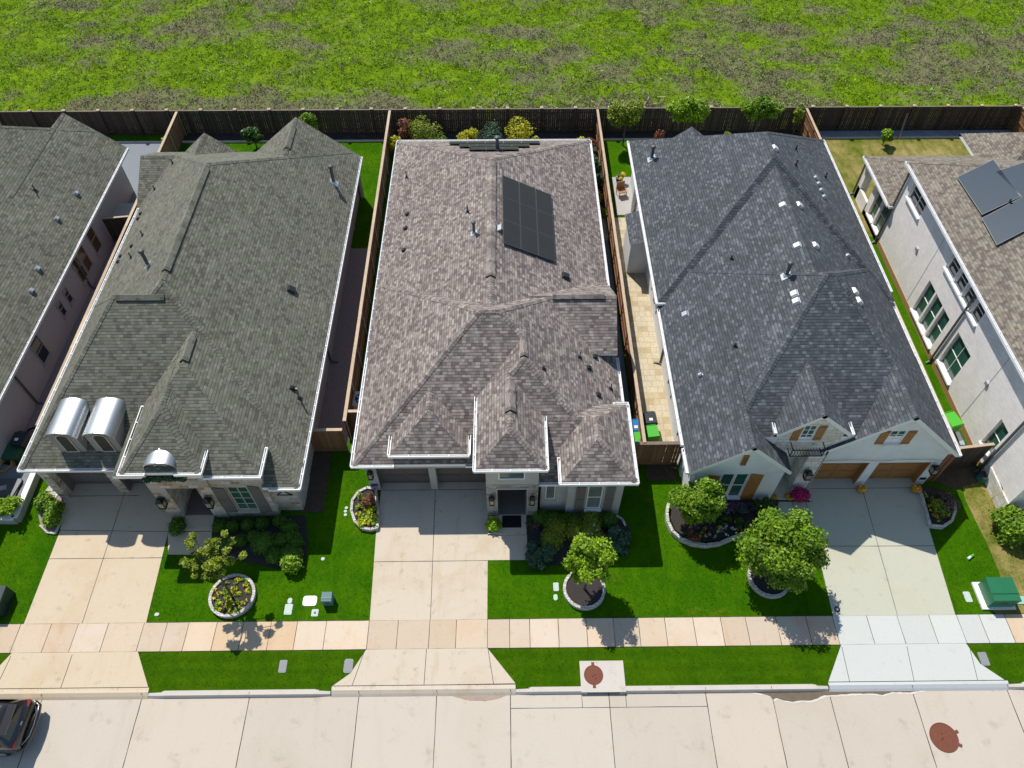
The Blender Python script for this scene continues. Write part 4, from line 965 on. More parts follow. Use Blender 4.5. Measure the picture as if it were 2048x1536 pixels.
for a, b in (((bx0, by, bz), (bx1, by, bz)), ((bx0, by, bz + .5), (bx1, by, bz + .5)), ((bx0, 18.28, bz), (bx0, by, bz)), ((bx1, 18.28, bz), (bx1, by, bz)), ((bx0, 18.28, bz + .5), (bx0, by, bz + .5)), ((bx1, 18.28, bz + .5), (bx1, by, bz + .5)), ((bx0, by, bz), (bx0, by, bz + .5)), ((bx1, by, bz), (bx1, by, bz + .5))): mb.beam(a, b, .035, .035)
for i in range(12): x = bx0 + (bx1 - bx0) * i / 11; mb.beam((x, by, bz), (x, by, bz + .5), .014, .014); mb.beam((x, by, bz), (x, 18.28, bz), .014, .014)
mb.build('balcony_railing', M['black'], H3, local(H3))
mb = MB(); mb.tube([(14.58, 18.12, 0.1), (14.58, 18.12, 3.3)], .045, 6); mb.build('downspout', M['black'], H3, local(H3))
mb = MB()   # cedar brackets on the garage gable's right side
pass
for a_, h_ in ((20.5, 2.6), (20.75, 2.5)): mb = MB(); mb.box(a_, a_ + .2, 18.35, 18.5, .1, h_); mb.build('cedar_screen', M['frust'], H3, local(H3))
mb = MB(); cz = [(14.45 + 5.9 * i / 24, 18.2, 2.3 + .12 * abs(math.sin(math.pi * i / 12))) for i in range(25)]; mb.tube(cz, .012, 4); mb.build('light_cable', M['pipe'], H3, local(H3))
mb = MB(); mb.box(20.0, 20.3, 18.22, 18.26, .5, .65); mb.build('house_number', M['black'], H3, local(H3))
for q in ((1566, 411), (1595, 492), (1589, 588), (1593, 603), (1371, 629)): box_vent(H3, b3, *q, .36, .34, .13, M['ventwht'] if q[0] != 1371 else M['flash'])
for q in ((1598, 411), (1630, 492), (1549, 297), (1709, 584), (1717, 603)): box_vent(H3, b3, *q, .36, .34, .13, M['ventwht'])
vent_pipe(H3, b3, 1303, 317, .9, .1, True); vent_pipe(H3, b3, 1572, 551, .85, .09, True)
for q, h in (((1462, 518), .3), ((1469, 693), .3), ((1592, 299), .35), ((1592, 331), .4), ((1651, 355), .4)): vent_pipe(H3, b3, *q, h, .05)
for q in ((1402, 750), (1630, 356), (1636, 368), (1641, 381), (1647, 394), (1694, 512)): box_vent(H3, b3, *q, .16, .2, .14, M['flash'])
downspout(H3, 8.45, 26.0, 2.6, -.25, .1); downspout(H3, 8.45, 19.2, 2.6, -.25, .1)
W = Wall(); W.body(7.35, 8.5, 33.2, 35.4, 0, 2.55); W.build(H3, [M['white3']])
sh = Blk(7.2, 8.52, 33.0, 35.6, 2.6, .35, None, None, None, thick=.08); roof(H3, [sh], M['roof3'], M['trim'], caps=False)
for y0_, y1_ in ((30.0, 30.9), (29.0, 29.8), (23.0, 24.0), (19.6, 20.7)): window(H3, 'x', 8.5, -1, y0_, y1_, .9, 2.3, M['glassg'], (0, 0), .05, M['trimgrey'])
mb = MB(); mb.tube([(8.35, 39.0, 0), (8.35, 39.0, 3.0)], .15, 4); mb.build('porch_column', M['white3'], H3, local(H3))

# ---------------------------------------------------------------- house 5: two storeys, ivory brick (right edge)
H5 = thing('house', (28, 20, 0), 'two storey ivory brick house with tan shingle roof and glossy solar panels', 'house')
r5 = dict(
    M=Blk(23.2, 37.5, 12, 36.2, 5.85, .53, .53, None, .62),
    F=Blk(23.21, 37.5, 8, 28.0, 5.86, .53, .53, .6, 1.0, cut=dict(y0=14.5)),
    P=Blk(23.25, 40, 35.9, 40.85, 2.9, .4, None, .45, .5, thick=.15),
    Q=Blk(30.3, 40, 37.5, 43.2, 2.95, .7, None, .7, .7))
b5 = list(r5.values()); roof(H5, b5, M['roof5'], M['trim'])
gutter(H5, [('L', 23.2, 14.5, 36.2, 5.85), ('L', 23.25, 35.9, 40.85, 2.9), ('F', 35.9, 23.2, 23.5, 2.9)])
W = Wall(); W.body(23.7, 37, 16.7, 35.8, 0, 5.7); W.body(23.62, 37, 34.4, 35.8, 0, 2.8)
hol = [(28.72, 29.62, .48, 2.78), (27.66, 28.56, .48, 2.78), (26.62, 27.5, .48, 2.78), (23.95, 25.6, .66, 2.95), (19.3, 20.1, .96, 2.92), (33.15, 35.1, 4.2, 5.35), (28.1, 29.1, 4.25, 5.4), (27.05, 27.95, 4.25, 5.4), (25.95, 26.9, 4.25, 5.4), (24.9, 25.8, 4.25, 5.4)]
W.skin('x', 23.53, 23.7, 16.68, 35.82, 0, 5.7, hol)
W.skin('x', 23.5, 23.66, 35.9, 38.7, 0, 2.75, [(36.05, 37.0, .5, 2.4), (37.2, 38.1, .5, 2.4)]); W.body(23.66, 30, 35.9, 38.7, 0, 2.75)
W.skin('x', 23.45, 23.62, 38.7, 40.5, 0, .9, []); W.body(23.45, 23.95, 40.1, 40.5, 0, 2.8)
wo = W.build(H5, [M['brick5']])
for i, (a0, a1, z0_, z1_) in enumerate(hol):
    window(H5, 'x', 23.7, -1, a0, a1, z0_, z1_, M['glassg'] if i < 5 else M['glass'], (1 if a1 - a0 > 1.4 else 0, 1), .045, sill=.28, sillmat=M['trim'])
for a0, a1 in ((36.05, 37.0), (37.2, 38.1)): window(H5, 'x', 23.66, -1, a0, a1, .5, 2.4, M['glassg'], (0, 1), .045, sill=.25, sillmat=M['trim'])
for y, zt in ((26.0, 5.6), (35.85, 5.5), (40.7, 2.7), (19.0, 5.6)):
    mb = MB(); mb.box(23.4, 23.48, y - .05, y + .05, .1, zt); mb.beam((23.44, y, .12), (23.2, y - .1, .04), .08, .07); mb.build('downspout', M['pipe'], H5, local(H5))
for y in (30.35, 22.0): mb = MB(); mb.box(23.52, 23.529, y - .012, y + .012, .37, 5.6); mb.build('expansion_joint', M['trimgrey'], H5, local(H5))
W = Wall(); W.body(23.46, 23.53, 16.66, 18.9, 0, .9); W.build(H5, [M['stone3']])
mb = MB(); mb.box(23.5, 23.529, 16.7, 40.4, 0, .36); mb.build('foundation', M['mulcht'], H5, local(H5))
for y, z in ((31.9, 3.0), (22.05, 3.15)): mb = MB(); mb.box(23.44, 23.53, y - .1, y + .1, z - .1, z + .1); mb.build('wall_vent', M['flash'], H5, local(H5))
solar(H5, b5, [(1915, 352), (1986, 321), (2044, 391), (1962, 433)], 1, 1, M['solarb'])
solar(H5, b5, [(1990, 349), (2060, 315), (2120, 380), (2046, 391)], 1, 1, M['solarb'])
solar(H5, b5, [(1962, 436), (2048, 393), (2080, 445), (1994, 492)], 1, 1, M['solarb'])
vent_pipe(H5, b5, 2015, 410, .4, .05)
# ---------------------------------------------------------------- house 0: left edge
H0 = thing('house', (-27, 22, 0), 'grey rendered house with olive shingle roof cut by the left edge', 'house')
r0 = dict(
    M=Blk(-37.5, -24.8, 15, 44, 2.9, .84, .84, None, .75, cut=dict(y1=42.2)),
    F=Blk(-37.5, -24.79, 15.5, 32.8, 2.905, .84, .84, .8, 1.2),
    RB=Blk(-30.8, -24.81, 34, 42.3, 2.89, .85, .85, None, None),
    X=Blk(-45, -27.9, 36.6, 43.9, 2.95, None, .9, .6, .6),
    D2=Blk(-31, -27.4, 26.2, 29.4, 5.1, .7, .7, .7, .7))
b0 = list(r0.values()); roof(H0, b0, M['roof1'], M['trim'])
gutter(H0, [('R', -24.8, 15.5, 42.2, 2.9)])
W = Wall(); W.body(-37, -25.05, 19, 36.2, 0, 2.8); W.body(-37, -25.25, 36.2, 41.5, 0, 2.8); W.body(-30.8, -27.6, 26.4, 29.2, 2, 5.0); W.build(H0, [plain('render_grey', (.42, .4, .4), .8, 0, .06)])
for y0_, y1_, z0_, z1_ in ((34.3, 35.2, .8, 2.6), (32.7, 33.5, .8, 2.6), (31.8, 32.6, .8, 2.6), (29.9, 30.4, 1.0, 2.0), (28.9, 29.4, 1.0, 2.0), (25.6, 26.5, .8, 2.4)):
    window(H0, 'x', -25.05, 1, y0_, y1_, z0_, z1_, plain('brown_glass', (.12, .07, .03), .1) if z1_ > 2.5 else M['glass'], (0, 1), .05, M['trimgrey'], .1)  # taller windows get a warm dark brown pane
downspout(H0, -24.98, 32.2, 2.6, .2, 0); downspout(H0, -24.98, 23.6, 2.6, .2, 0)
for q in ((152, 387), (113, 438), (75, 538), (62, 582)): box_vent(H0, b0, *q, .28, .2, .16, M['flash'])
vent_pipe(H0, b0, 71, 381, .45, .04)
# ---------------------------------------------------------------- fences
def fence(label, a, b, h=1.9, boards='fmid', cap='fcap', post_every=2.43, capw=.16, side=1, steel=True, posts=False, base=0.0, group=None, kick=True):
    """run of vertical boards from a to b (x, y); side = which side shows rails and posts"""
    d = Vector((b[0] - a[0], b[1] - a[1], 0)); L = d.length; d.normalize(); n = Vector((-d.y, d.x, 0)) * side; o = Vector((*a, 0))
    t = thing('wooden_fence', (a[0], a[1], 0), label, 'fence', group); L0 = local(t)
    bays = max(1, round(L / post_every)); bl = L / bays
    for k in range(bays):
        mb = MB(); m = max(1, int(bl / .148)); u0 = k * bl
        for i in range(m):
            s0, s1 = u0 + bl * i / m + .003, u0 + bl * (i + 1) / m - random.choice((.004, .004, .012)); c = o + d * (s0 + s1) / 2 + Vector((0, 0, base + h / 2 + random.uniform(-.006, .006))); v = random.uniform(.75, 1.15)
            p4 = [o + d * s0, o + d * s1, o + d * s1 + n * .018, o + d * s0 + n * .018]
            zz0, zz1 = base + .03, base + h - .03
            for q0, q1 in ((0, 1), (1, 2), (2, 3), (3, 0)): mb.poly([p4[q0] + Vector((0, 0, zz0)), p4[q1] + Vector((0, 0, zz0)), p4[q1] + Vector((0, 0, zz1)), p4[q0] + Vector((0, 0, zz1))], 0, [(s0, zz0), (s1, zz0), (s1, zz1), (s0, zz1)], (v, v * .98, v * .96))
        for z in (.35, 1.0, h - .3): mb.beam(o + d * u0 + n * .045 + Vector((0, 0, base + z)), o + d * (u0 + bl) + n * .045 + Vector((0, 0, base + z)), .045, .09)
        if kick: mb.beam(o + d * u0 - n * .015 + Vector((0, 0, base + .08)), o + d * (u0 + bl) - n * .015 + Vector((0, 0, base + .08)), .03, .15)
        mb.build('fence_boards', M[boards], t, L0)
    mb = MB(); m = max(1, int(L / 2.4))
    for i in range(m):
        j = random.uniform(-.006, .006); v = random.uniform(.85, 1.1)
        A = o + d * (L * i / m) + n * (.03 + j) + Vector((0, 0, base + h)); B = o + d * (L * (i + 1) / m - .004) + n * (.03 + j) + Vector((0, 0, base + h))
        mb.beam(A, B, capw, .035, 0, (v, v, v))
    mb.build('cap_rail', M[cap], t, L0)
    if steel:
        for k in range(bays + 1):
            q = o + d * min(L - .05, max(.05, k * bl)) + n * .1; mb = MB(); mb.tube([q + Vector((0, 0, base)), q + Vector((0, 0, base + h - .02))], .03, 8); mb.build('post', M['steelp'] if boards != 'frust' else M['frust'], t, L0)
    if posts:
        for k in range(bays + 1):
            q = o + d * (k * bl) - n * .02; mb = MB(); mb.box(q.x - .085, q.x + .085, q.y - .085, q.y + .085, 0, base + h + .1); pp = mb.build('post', M['fdark'], t, L0)
            mb = MB(); mb.box(q.x - .12, q.x + .12, q.y - .12, q.y + .12, base + h + .1, base + h + .135); mb.mesh([(q.x - .12, q.y - .12, base + h + .135), (q.x + .12, q.y - .12, base + h + .135), (q.x + .12, q.y + .12, base + h + .135), (q.x - .12, q.y + .12, base + h + .135), (q.x, q.y, base + h + .19)], [(0, 1, 4), (1, 2, 4), (2, 3, 4), (3, 0, 4)])
            mb.build('post_cap', M['fcap'], pp)
    return t
x0f = P(60, 219, 2.0)[0] - 2.43 * 1
fence('long dark brown back fence with capped posts along the green field', (x0f, 48.05), (x0f + 2.43 * 32, 48.05), 1.9, 'fdark', 'fcapd', 2.43, .1, 1, False, True)
fence('cedar side fence between the olive roof house and the brown roof house', (-8.08, 21.0), (-8.28, 47.95), 1.9, 'fmid', 'fcap', 2.4, .17, -1)
fence('redwood side fence between the brown roof house and the slate roof house', (6.62, 19.6), (6.62, 47.95), 1.9, 'frust', 'fcap', 2.4, .16, 1)
fence('redwood side fence beside the slate roof house and its ivory neighbour', (21.62, 19.0), (21.62, 47.95), 1.9, 'frust', 'fcap', 2.4, .16, 1)
fence('cedar side fence between the grey rendered house and the olive roof house', (-23.1, 20.9), (-23.45, 47.95), 1.9, 'fmid', 'fcap', 2.4, .17, -1)
fence('short cedar gate fence closing the gravel path', (-9.85, 20.5), (-8.1, 20.5), 1.85, 'fmid', 'fcap', 1.7, .16, 1, False)
fence('short cedar fence beside the air conditioner', (-8.1, 21.6), (-6.75, 21.6), 1.85, 'fmid', 'fcap', 1.3, .16, 1, False)
fence('short brown front fence beside the wheelie bins', (5.15, 19.55), (8.45, 19.55), 1.85, 'fmid', 'fcapd', 1.65, .18, 1, False)
fence('short dark front fence joining the ivory brick wall', (20.5, 19.0), (23.45, 19.35), 1.85, 'fdark', 'fcap', 1.5, .14, 1, False)
fence('short brown fence panel behind the grey rendered house', (-25.0, 36.4), (-23.4, 36.6), 1.85, 'fdark', 'fcap', 1.5, .14, 1, False)
fence('brown side fence beyond the ivory house', (36.9, 40.5), (37.2, 47.95), 1.9, 'frust', 'fcap', 2.4, .16, 1)
# ---------------------------------------------------------------- foliage
def quads_obj(name, C, U, V, col, mat, parent=None, loc=None, shape='leaf'):
    """C centres, U and V half axes (n,3): one leaf-shaped quad each"""
    n = len(C)
    if shape == 'leaf': vs = np.stack([C - U, C + V * .55, C + U, C - V * .55], 1)
    else: vs = np.stack([C - U - V, C + U - V, C + U + V, C - U + V], 1)
    me = bpy.data.meshes.new(name); me.vertices.add(4 * n); me.vertices.foreach_set('co', vs.reshape(-1).astype(np.float32))
    me.loops.add(4 * n); me.loops.foreach_set('vertex_index', np.arange(4 * n, dtype=np.int32))
    me.polygons.add(n); me.polygons.foreach_set('loop_start', np.arange(0, 4 * n, 4, dtype=np.int32)); me.polygons.foreach_set('loop_total', np.full(n, 4, dtype=np.int32))
    ca = me.color_attributes.new('Col', 'FLOAT_COLOR', 'CORNER'); c4 = np.repeat(col, 4); a = np.stack([c4, c4, c4, np.ones_like(c4)], 1); ca.data.foreach_set('color', a.reshape(-1).astype(np.float32))
    me.update(calc_edges=True); me.validate(); me.materials.append(mat)
    o = bpy.data.objects.new(name, me); COL.objects.link(o)
    if parent is not None: o.parent = parent
    if loc is not None: o.location = loc
    return o
def unit(n): v = RNG.normal(size=(n, 3)); return v / np.linalg.norm(v, axis=1, keepdims=True)
def leaves(clumps, per, size, up=.5, shell=.45, elong=1.5):
    """clumps = [(centre, (rx, ry, rz))] -> C, U, V, col arrays"""
    Cs, Us, Vs, cs = [], [], [], []
    vol = [c[1][0] * c[1][1] * c[1][2] for c in clumps]; tot = sum(v ** .67 for v in vol)
    for (c, r), v in zip(clumps, vol):
        n = max(4, int(per * v ** .67 / tot)); d = unit(n); rad = shell + (1 - shell) * RNG.random(n) ** .6
        rad = rad * (1 + .12 * RNG.normal(size=n)); p = d * rad[:, None] * np.array(r) + np.array(c)
        nm = d * .7 + unit(n) * .8 + np.array([0, 0, up]); nm /= np.linalg.norm(nm, axis=1, keepdims=True)
        a = np.cross(nm, unit(n)); a /= np.linalg.norm(a, axis=1, keepdims=True) + 1e-9; b = np.cross(nm, a)
        s = size * (.6 + .8 * RNG.random(n)); Cs.append(p); Us.append(a * s[:, None] * .5 * elong); Vs.append(b * s[:, None] * .9)
        base = RNG.uniform(-.15, .15); cs.append(np.clip(.42 + base + .28 * RNG.normal(size=n), 0, 1))
    return np.concatenate(Cs), np.concatenate(Us), np.concatenate(Vs), np.concatenate(cs)
def crown_clumps(c, R, n, rs=(.28, .42), flat=.8):
    out = []
    for i in range(n):
        d = unit(1)[0]; k = RNG.random() ** .45
        q = np.array(c) + d * np.array(R) * k * .78; r = RNG.uniform(*rs) * min(R[0], R[2] if R[2] else 1) * (1.15 - .25 * k)
        out.append((tuple(q), (r * 1.1, r * 1.1, r * flat)))
    return out
def tree(name, base, top, R, label, mat, n=14, per=6000, size=.16, cat='tree', group=None, lean=(0, 0), rs=(.3, .45), trunk_r=.07, forks=6, z0=0.0, shell=.35, elong=1.5, flat=.8):
    """trunk from base (x, y) rising to a crown centred at height top"""
    bx_, by_ = base; t = thing(name, (bx_, by_, z0), label, cat, group); L0 = local(t)
    cc = (bx_ + lean[0], by_ + lean[1], top); cl = crown_clumps(cc, R, n, rs, flat)
    mb = MB(); fork = Vector((bx_ + lean[0] * .3, by_ + lean[1] * .3, max(z0 + .3, top - R[2] * .95)))
    mb.tube([(bx_, by_, z0 - .05), ((bx_ * 2 + fork.x) / 3 + .02, (by_ * 2 + fork.y) / 3, z0 + (fork.z - z0) * .5), fork], [trunk_r, trunk_r * .8, trunk_r * .65], 8)
    for c, r in cl[:forks]:
        c = Vector(c); m_ = fork.lerp(c, .5) + Vector((random.uniform(-.12, .12), random.uniform(-.12, .12), random.uniform(0, .15)))
        mb.tube([fork, m_, c, c + (c - fork).normalized() * r[0] * .8], [trunk_r * .5, trunk_r * .3, trunk_r * .16, .005], 6)
    mb.build('trunk', M['bark'], t, L0)
    quads_obj('crown', *leaves(cl, per, size, shell=shell, elong=elong), M[mat], t, L0); return t
def shrub(name, c, R, label, mat, per=900, size=.07, group=None, n=0, cat='shrub', core=True, shell=.75, z0=0.0, elong=1.4):
    t = thing(name, (c[0], c[1], z0), label, cat, group); L0 = local(t); cz = z0 + R[2] * .85
    cl = [((c[0], c[1], cz), R)] if not n else crown_clumps((c[0], c[1], cz), R, n, (.4, .6), .85)
    quads_obj('foliage', *leaves(cl, per, size, shell=shell, elong=elong), M[mat], t, L0)
    mb = MB()
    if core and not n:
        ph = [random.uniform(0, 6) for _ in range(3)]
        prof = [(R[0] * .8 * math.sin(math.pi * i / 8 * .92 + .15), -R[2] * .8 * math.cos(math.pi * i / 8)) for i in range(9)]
        mb.lathe((c[0], c[1], cz), prof, 12, col=(.2, .2, .2)); mb.build('foliage_core', M[mat], t, L0)  # solid darker leaf-coloured ball added to stop see-through
    else:
        for i in range(7):
            a = random.uniform(0, 6.28); q = Vector((c[0] + R[0] * .6 * math.cos(a), c[1] + R[1] * .6 * math.sin(a), cz + R[2] * random.uniform(-.2, .6)))
            mb.tube([(c[0], c[1], z0), ((c[0] + q.x) / 2, (c[1] + q.y) / 2, (z0 + q.z) / 2 + .05), q], [.025, .015, .005], 5)
        mb.build('stems', M['bark'], t, L0)
    return t
# front garden trees
def ring_planter(c, rx, ry, label, h=.22, wdt=.13, soilmat='mulch', fl=None):
    t = thing('stone_planter', (c[0], c[1], 0), label, 'planter'); L0 = local(t); mb = MB(); n = 26; prof = []
    def pt(a, r): return (c[0] + (rx + r) * math.cos(a), c[1] + (ry + r) * math.sin(a))
    for i in range(n):
        a0, a1 = 2 * math.pi * i / n, 2 * math.pi * (i + .985) / n; v = random.uniform(.85, 1.12); hh = h + random.uniform(-.008, .008)
        q = [pt(a0, 0), pt(a1, 0), pt(a1, -wdt), pt(a0, -wdt)]; mb.slab(q, -.02, hh, 0, (v, v * .98, v * .95))
    mb.build('stone_rim', M['plst'], t, L0); s = MB(); s.poly([(*pt(2 * math.pi * i / 24, -wdt * .5), h - .07) for i in range(24)]); s.build('soil', M[soilmat], t, L0); return t
def poly_wall(name, label, pts, h, wdt, cat, soil=None, soilmat='mulch', closed=False, mat='plst'):
    t = thing(name, (pts[0][0], pts[0][1], 0), label, cat); L0 = local(t); mb = MB()
    seq = list(zip(pts, pts[1:] + ([pts[0]] if closed else [])))
    if not closed: seq = seq[:len(pts) - 1]
    for a, b in seq:
        L = math.hypot(b[0] - a[0], b[1] - a[1]); k = max(1, int(L / .32))
        for j in range(k):
            q0 = Vector((a[0] + (b[0] - a[0]) * j / k, a[1] + (b[1] - a[1]) * j / k, 0)); q1 = Vector((a[0] + (b[0] - a[0]) * (j + .985) / k, a[1] + (b[1] - a[1]) * (j + .985) / k, 0)); v = random.uniform(.88, 1.1)
            mb.beam(q0 + Vector((0, 0, h / 2)), q1 + Vector((0, 0, h / 2)) + (q1 - q0).normalized() * .03, wdt, h, 0, (v, v * .98, v * .96))
    mb.build('stone_edging', M[mat], t, L0)
    if soil: s = MB(); s.slab(soil, 0, h * .6); s.build('soil', M[soilmat], t, L0)
    return t
def scatter_in(poly, n):
    xs = [p[0] for p in poly]; ys = [p[1] for p in poly]; out = []
    while len(out) < n:
        q = np.column_stack([RNG.uniform(min(xs), max(xs), n), RNG.uniform(min(ys), max(ys), n)]); ins = inside(q, poly); out += [tuple(r) for r in q[ins]]
    return np.array(out[:n])
def inside(q, poly):
    r = np.zeros(len(q), bool); j = len(poly) - 1
    for i in range(len(poly)):
        xi, yi = poly[i]; xj, yj = poly[j]
        c = ((yi > q[:, 1]) != (yj > q[:, 1])) & (q[:, 0] < (xj - xi) * (q[:, 1] - yi) / (yj - yi + 1e-12) + xi); r ^= c; j = i
    return r
def flowers(name, label, poly, n, mats, z=.15, size=.06, h=.15, green='leafmid', gn=None):
    """low mixed planting nobody could count: one object with several leaf materials"""
    pts = scatter_in(poly, max(3, n // 12)); C = []; mi = []
    allC, allU, allV, allc, allm = [], [], [], [], []
    for k, p in enumerate(pts):
        m_ = random.randrange(len(mats) + 1); m_i = 12; cl = [((p[0], p[1], z + h * .5), (size * 2.2, size * 2.2, h * .6))]
        for mm, cnt, zz in ((0, 14, 0), (m_, m_i, h * .5)):
            c_, u_, v_, co = leaves([((p[0], p[1], z + h * .4 + zz * .5), (size * 2.0, size * 2.0, h * .5))], cnt, size, up=1.0, shell=.2)
            allC.append(c_); allU.append(u_); allV.append(v_); allc.append(co); allm.append(np.full(len(c_), mm))
    o = quads_obj(name, np.concatenate(allC), np.concatenate(allU), np.concatenate(allV), np.concatenate(allc), M[green]); o.data.polygons.foreach_set('material_index', np.concatenate(allm).astype(np.int32))
    for m_ in mats: o.data.materials.append(M[m_])
    return tag(o, label, 'flowers', kind='stuff')
# ---------------------------------------------------------------- planting, front gardens
ring_planter((-12.28, 12.85), 1.02, 1.0, 'round stone planter of yellow flowers under the sparse feathery tree')
tree('front_tree', (-12.28, 12.8), 3.2, (1.75, 1.5, 1.0), 'sparse feathery olive green tree rising from a round flower planter', 'leafolive', 40, 7500, .065, rs=(.1, .2), trunk_r=.06, forks=30, lean=(-.1, .65), shell=.1, elong=1.9, flat=.6)
flowers('planter_flowers', 'yellow flowers and greenery filling the round planter', [(-12.28 + .85 * math.cos(a / 3), 12.85 + .85 * math.sin(a / 3)) for a in range(19)], 700, ['flmix', 'leafyg', 'leafgold'], .14, .055, .12)
ring_planter((3.35, 13.0), .95, .95, 'round pale stone planter around the bright green tree')
tree('front_tree', (3.35, 13.0), 2.75, (1.25, 1.15, 1.45), 'bright yellow green tree in a round planter before the brown roof house', 'leafyg', 46, 16000, .075, rs=(.17, .33), forks=12, lean=(.12, .25))
tree('front_tree', (8.5, 16.35), 2.2, (1.25, 1.1, 1.35), 'full round green tree beside the oak shuttered white gable', 'leafmid', 34, 17000, .085, rs=(.22, .4), lean=(.1, -.1), z0=.1)
ring_planter((11.72, 13.45), .95, .95, 'low round planter almost hidden below the largest tree')
tree('front_tree', (11.72, 13.45), 2.6, (2.0, 1.8, 1.85), 'largest bushy tree with yellow green glossy leaves by the pale drive', 'leafmid', 60, 34000, .085, rs=(.18, .34), forks=10, lean=(.1, .3), trunk_r=.09)
# bed of house 1
bed1 = G([(432, 1038), (612, 1031), (617, 1090), (606, 1135), (570, 1142), (515, 1128), (430, 1112)])
sheet('flower_bed', bed1, .022, M['mulch']); HARD.append(bed1)
bx1 = [(437, 1050, .42), (463, 1050, .4), (493, 1047, .4), (523, 1045, .42), (558, 1040, .42), (577, 1055, .55), (583, 1075, .5), (528, 1087, .75), (560, 1080, .55), (590, 1082, .5), (549, 1110, .55), (583, 1112, .68), (505, 1070, .4), (455, 1085, .45), (480, 1078, .4)]
lab = ['nearest the porch step', 'second from the porch step', 'third along the stone wall', 'fourth along the stone wall', 'fifth, below the stone corner', 'tall one at the bed corner', 'in the right side row', 'large dome in the bed middle', 'between the large dome and the side row', 'right end by the lawn shadow', 'in front of the large dome', 'broad dark dome at the bed front', 'small one behind the large dome', 'left of the bed behind the sparse tree', 'left middle behind the sparse tree']
for (px_, py_, r_), l_ in zip(bx1, lab):
    c = P(px_, py_, .35); r_ *= .74; shrub('clipped_shrub', c[:2], (r_, r_ * .95, r_ * .85), 'clipped round green shrub, ' + l_, 'leafbox', int(4200 * r_), .04, 'clipped shrubs in the stone house bed')
c = P(580, 1122, .6); shrub('lime_shrub', c[:2], (.45, .42, .45), 'lime green shrub lit at the front corner of the bed', 'leafyg', 1100, .08)
c = P(354, 1053, .3); shrub('clipped_shrub', c[:2], (.38, .42, .34), 'dark green shrub between the olive house driveway and porch step', 'leafbox', 900, .06)
bedl = G([(100, 958), (122, 968), (130, 1005), (127, 1025), (112, 1068), (95, 1065), (82, 1052), (77, 1032), (83, 1005), (97, 985)])
sheet('flower_bed', bedl, .02, M['gravel']); HARD.append(bedl)
poly_wall('bed_edging', 'low stone edging around the bed left of the first drive', G([(122, 968), (130, 985), (131, 1012), (122, 1045), (112, 1068), (96, 1066), (82, 1052)]), .1, .09, 'garden edging')
for (px_, py_, r_), l_ in zip([(88, 1003, .42), (107, 1015, .38), (101, 1036, .36)], ['back one', 'middle one touching the drive', 'brightest front one']):
    c = P(px_, py_, .4); shrub('bed_shrub', c[:2], (r_, r_, r_ * .9), 'leafy green shrub left of the first drive, ' + l_, 'leafmid', 1400, .08, 'shrubs left of the first drive')
for q, l_ in (((105, 975), 'upper pale stepping stone beside the first garage'), ((107, 990), 'lower pale stepping stone beside the first garage')):
    c = P(*q); mb = MB(); mb.slab([(c[0] - .25, c[1] - .2), (c[0] + .2, c[1] - .25), (c[0] + .26, c[1] + .1), (c[0] - .1, c[1] + .25)], 0, .06); tag(mb.build('stepping_stone', M['plst']), l_, 'stone', 'stepping stones by the garage')
# planter left of the middle drive
pl2 = G([(752, 981), (735, 979), (718, 987), (706, 1004), (704, 1025), (711, 1046), (725, 1059), (742, 1062), (756, 1058), (757, 1025)])
poly_wall('stone_planter', 'D shaped pale stone planter left of the middle drive', pl2, .22, .12, 'planter', pl2, 'mulch', True); HARD.append(pl2)
flowers('planter_flowers', 'yellow green grassy plants in the D shaped planter', G([(712, 1015), (752, 1012), (752, 1050), (722, 1052)], .15), 420, ['leafyg', 'leafgold'], .16, .08, .22, 'leafyg')
c = P(740, 1003, .4); shrub('red_shrub', c[:2], (.36, .36, .35), 'russet red shrub in the D shaped planter', 'leafred', 700, .06, n=5, z0=.13)
c = P(722, 996, .2); shrub('lime_plant', c[:2], (.2, .2, .18), 'small lime green plant in the D shaped planter', 'leafyg', 200, .08, n=3, z0=.13)
# bed of house 2
bed2 = G([(1062, 1036), (1130, 1030), (1236, 1032), (1258, 1052), (1262, 1085), (1240, 1112), (1180, 1122), (1110, 1132), (1068, 1122), (1052, 1090)])
sheet('flower_bed', bed2, .022, M['mulch']); HARD.append(bed2)
poly_wall('bed_edging', 'curved pale stone edging at the right end of the shrub bed', G([(1232, 1033), (1244, 1040), (1250, 1052)]), .12, .1, 'garden edging')
bx2 = [(1083, 1034, .36), (1107, 1036, .36), (1130, 1038, .34), (1150, 1041, .4), (1182, 1040, .46), (1217, 1038, .38), (1113, 1057, .5), (1148, 1058, .45), (1180, 1060, .48), (1105, 1077, .5), (1195, 1082, .45)]
lab = ['first on the left along the house wall', 'second along the house wall', 'small one under the narrow window', 'beside the left shutter', 'under the shuttered window', 'last on the right along the house wall', 'left of the second row', 'middle of the second row', 'right of the second row', 'third row above the blue green bush', 'behind the bright green tree']
for (px_, py_, r_), l_ in zip(bx2, lab):
    c = P(px_, py_, .4); shrub('rounded_shrub', c[:2], (r_ * 1.1, r_ * 1.05, r_ * .9), 'rounded green shrub by the brown roof house, ' + l_, 'leafbox' if r_ < .44 else 'leafolive', int(3200 * r_), .05, 'rounded shrubs by the brown roof house')
c = P(1080, 1108, .4); shrub('spreading_juniper', c[:2], (.8, .72, .42), 'blue green spreading bush beside the middle front walk', 'leafblue', 4200, .06, n=14, elong=2.4)
c = P(1238, 1082, .4); shrub('spreading_juniper', c[:2], (.72, .95, .42), 'blue green spreading bush at the right end of the shrub bed', 'leafblue', 4600, .06, n=14, elong=2.4)
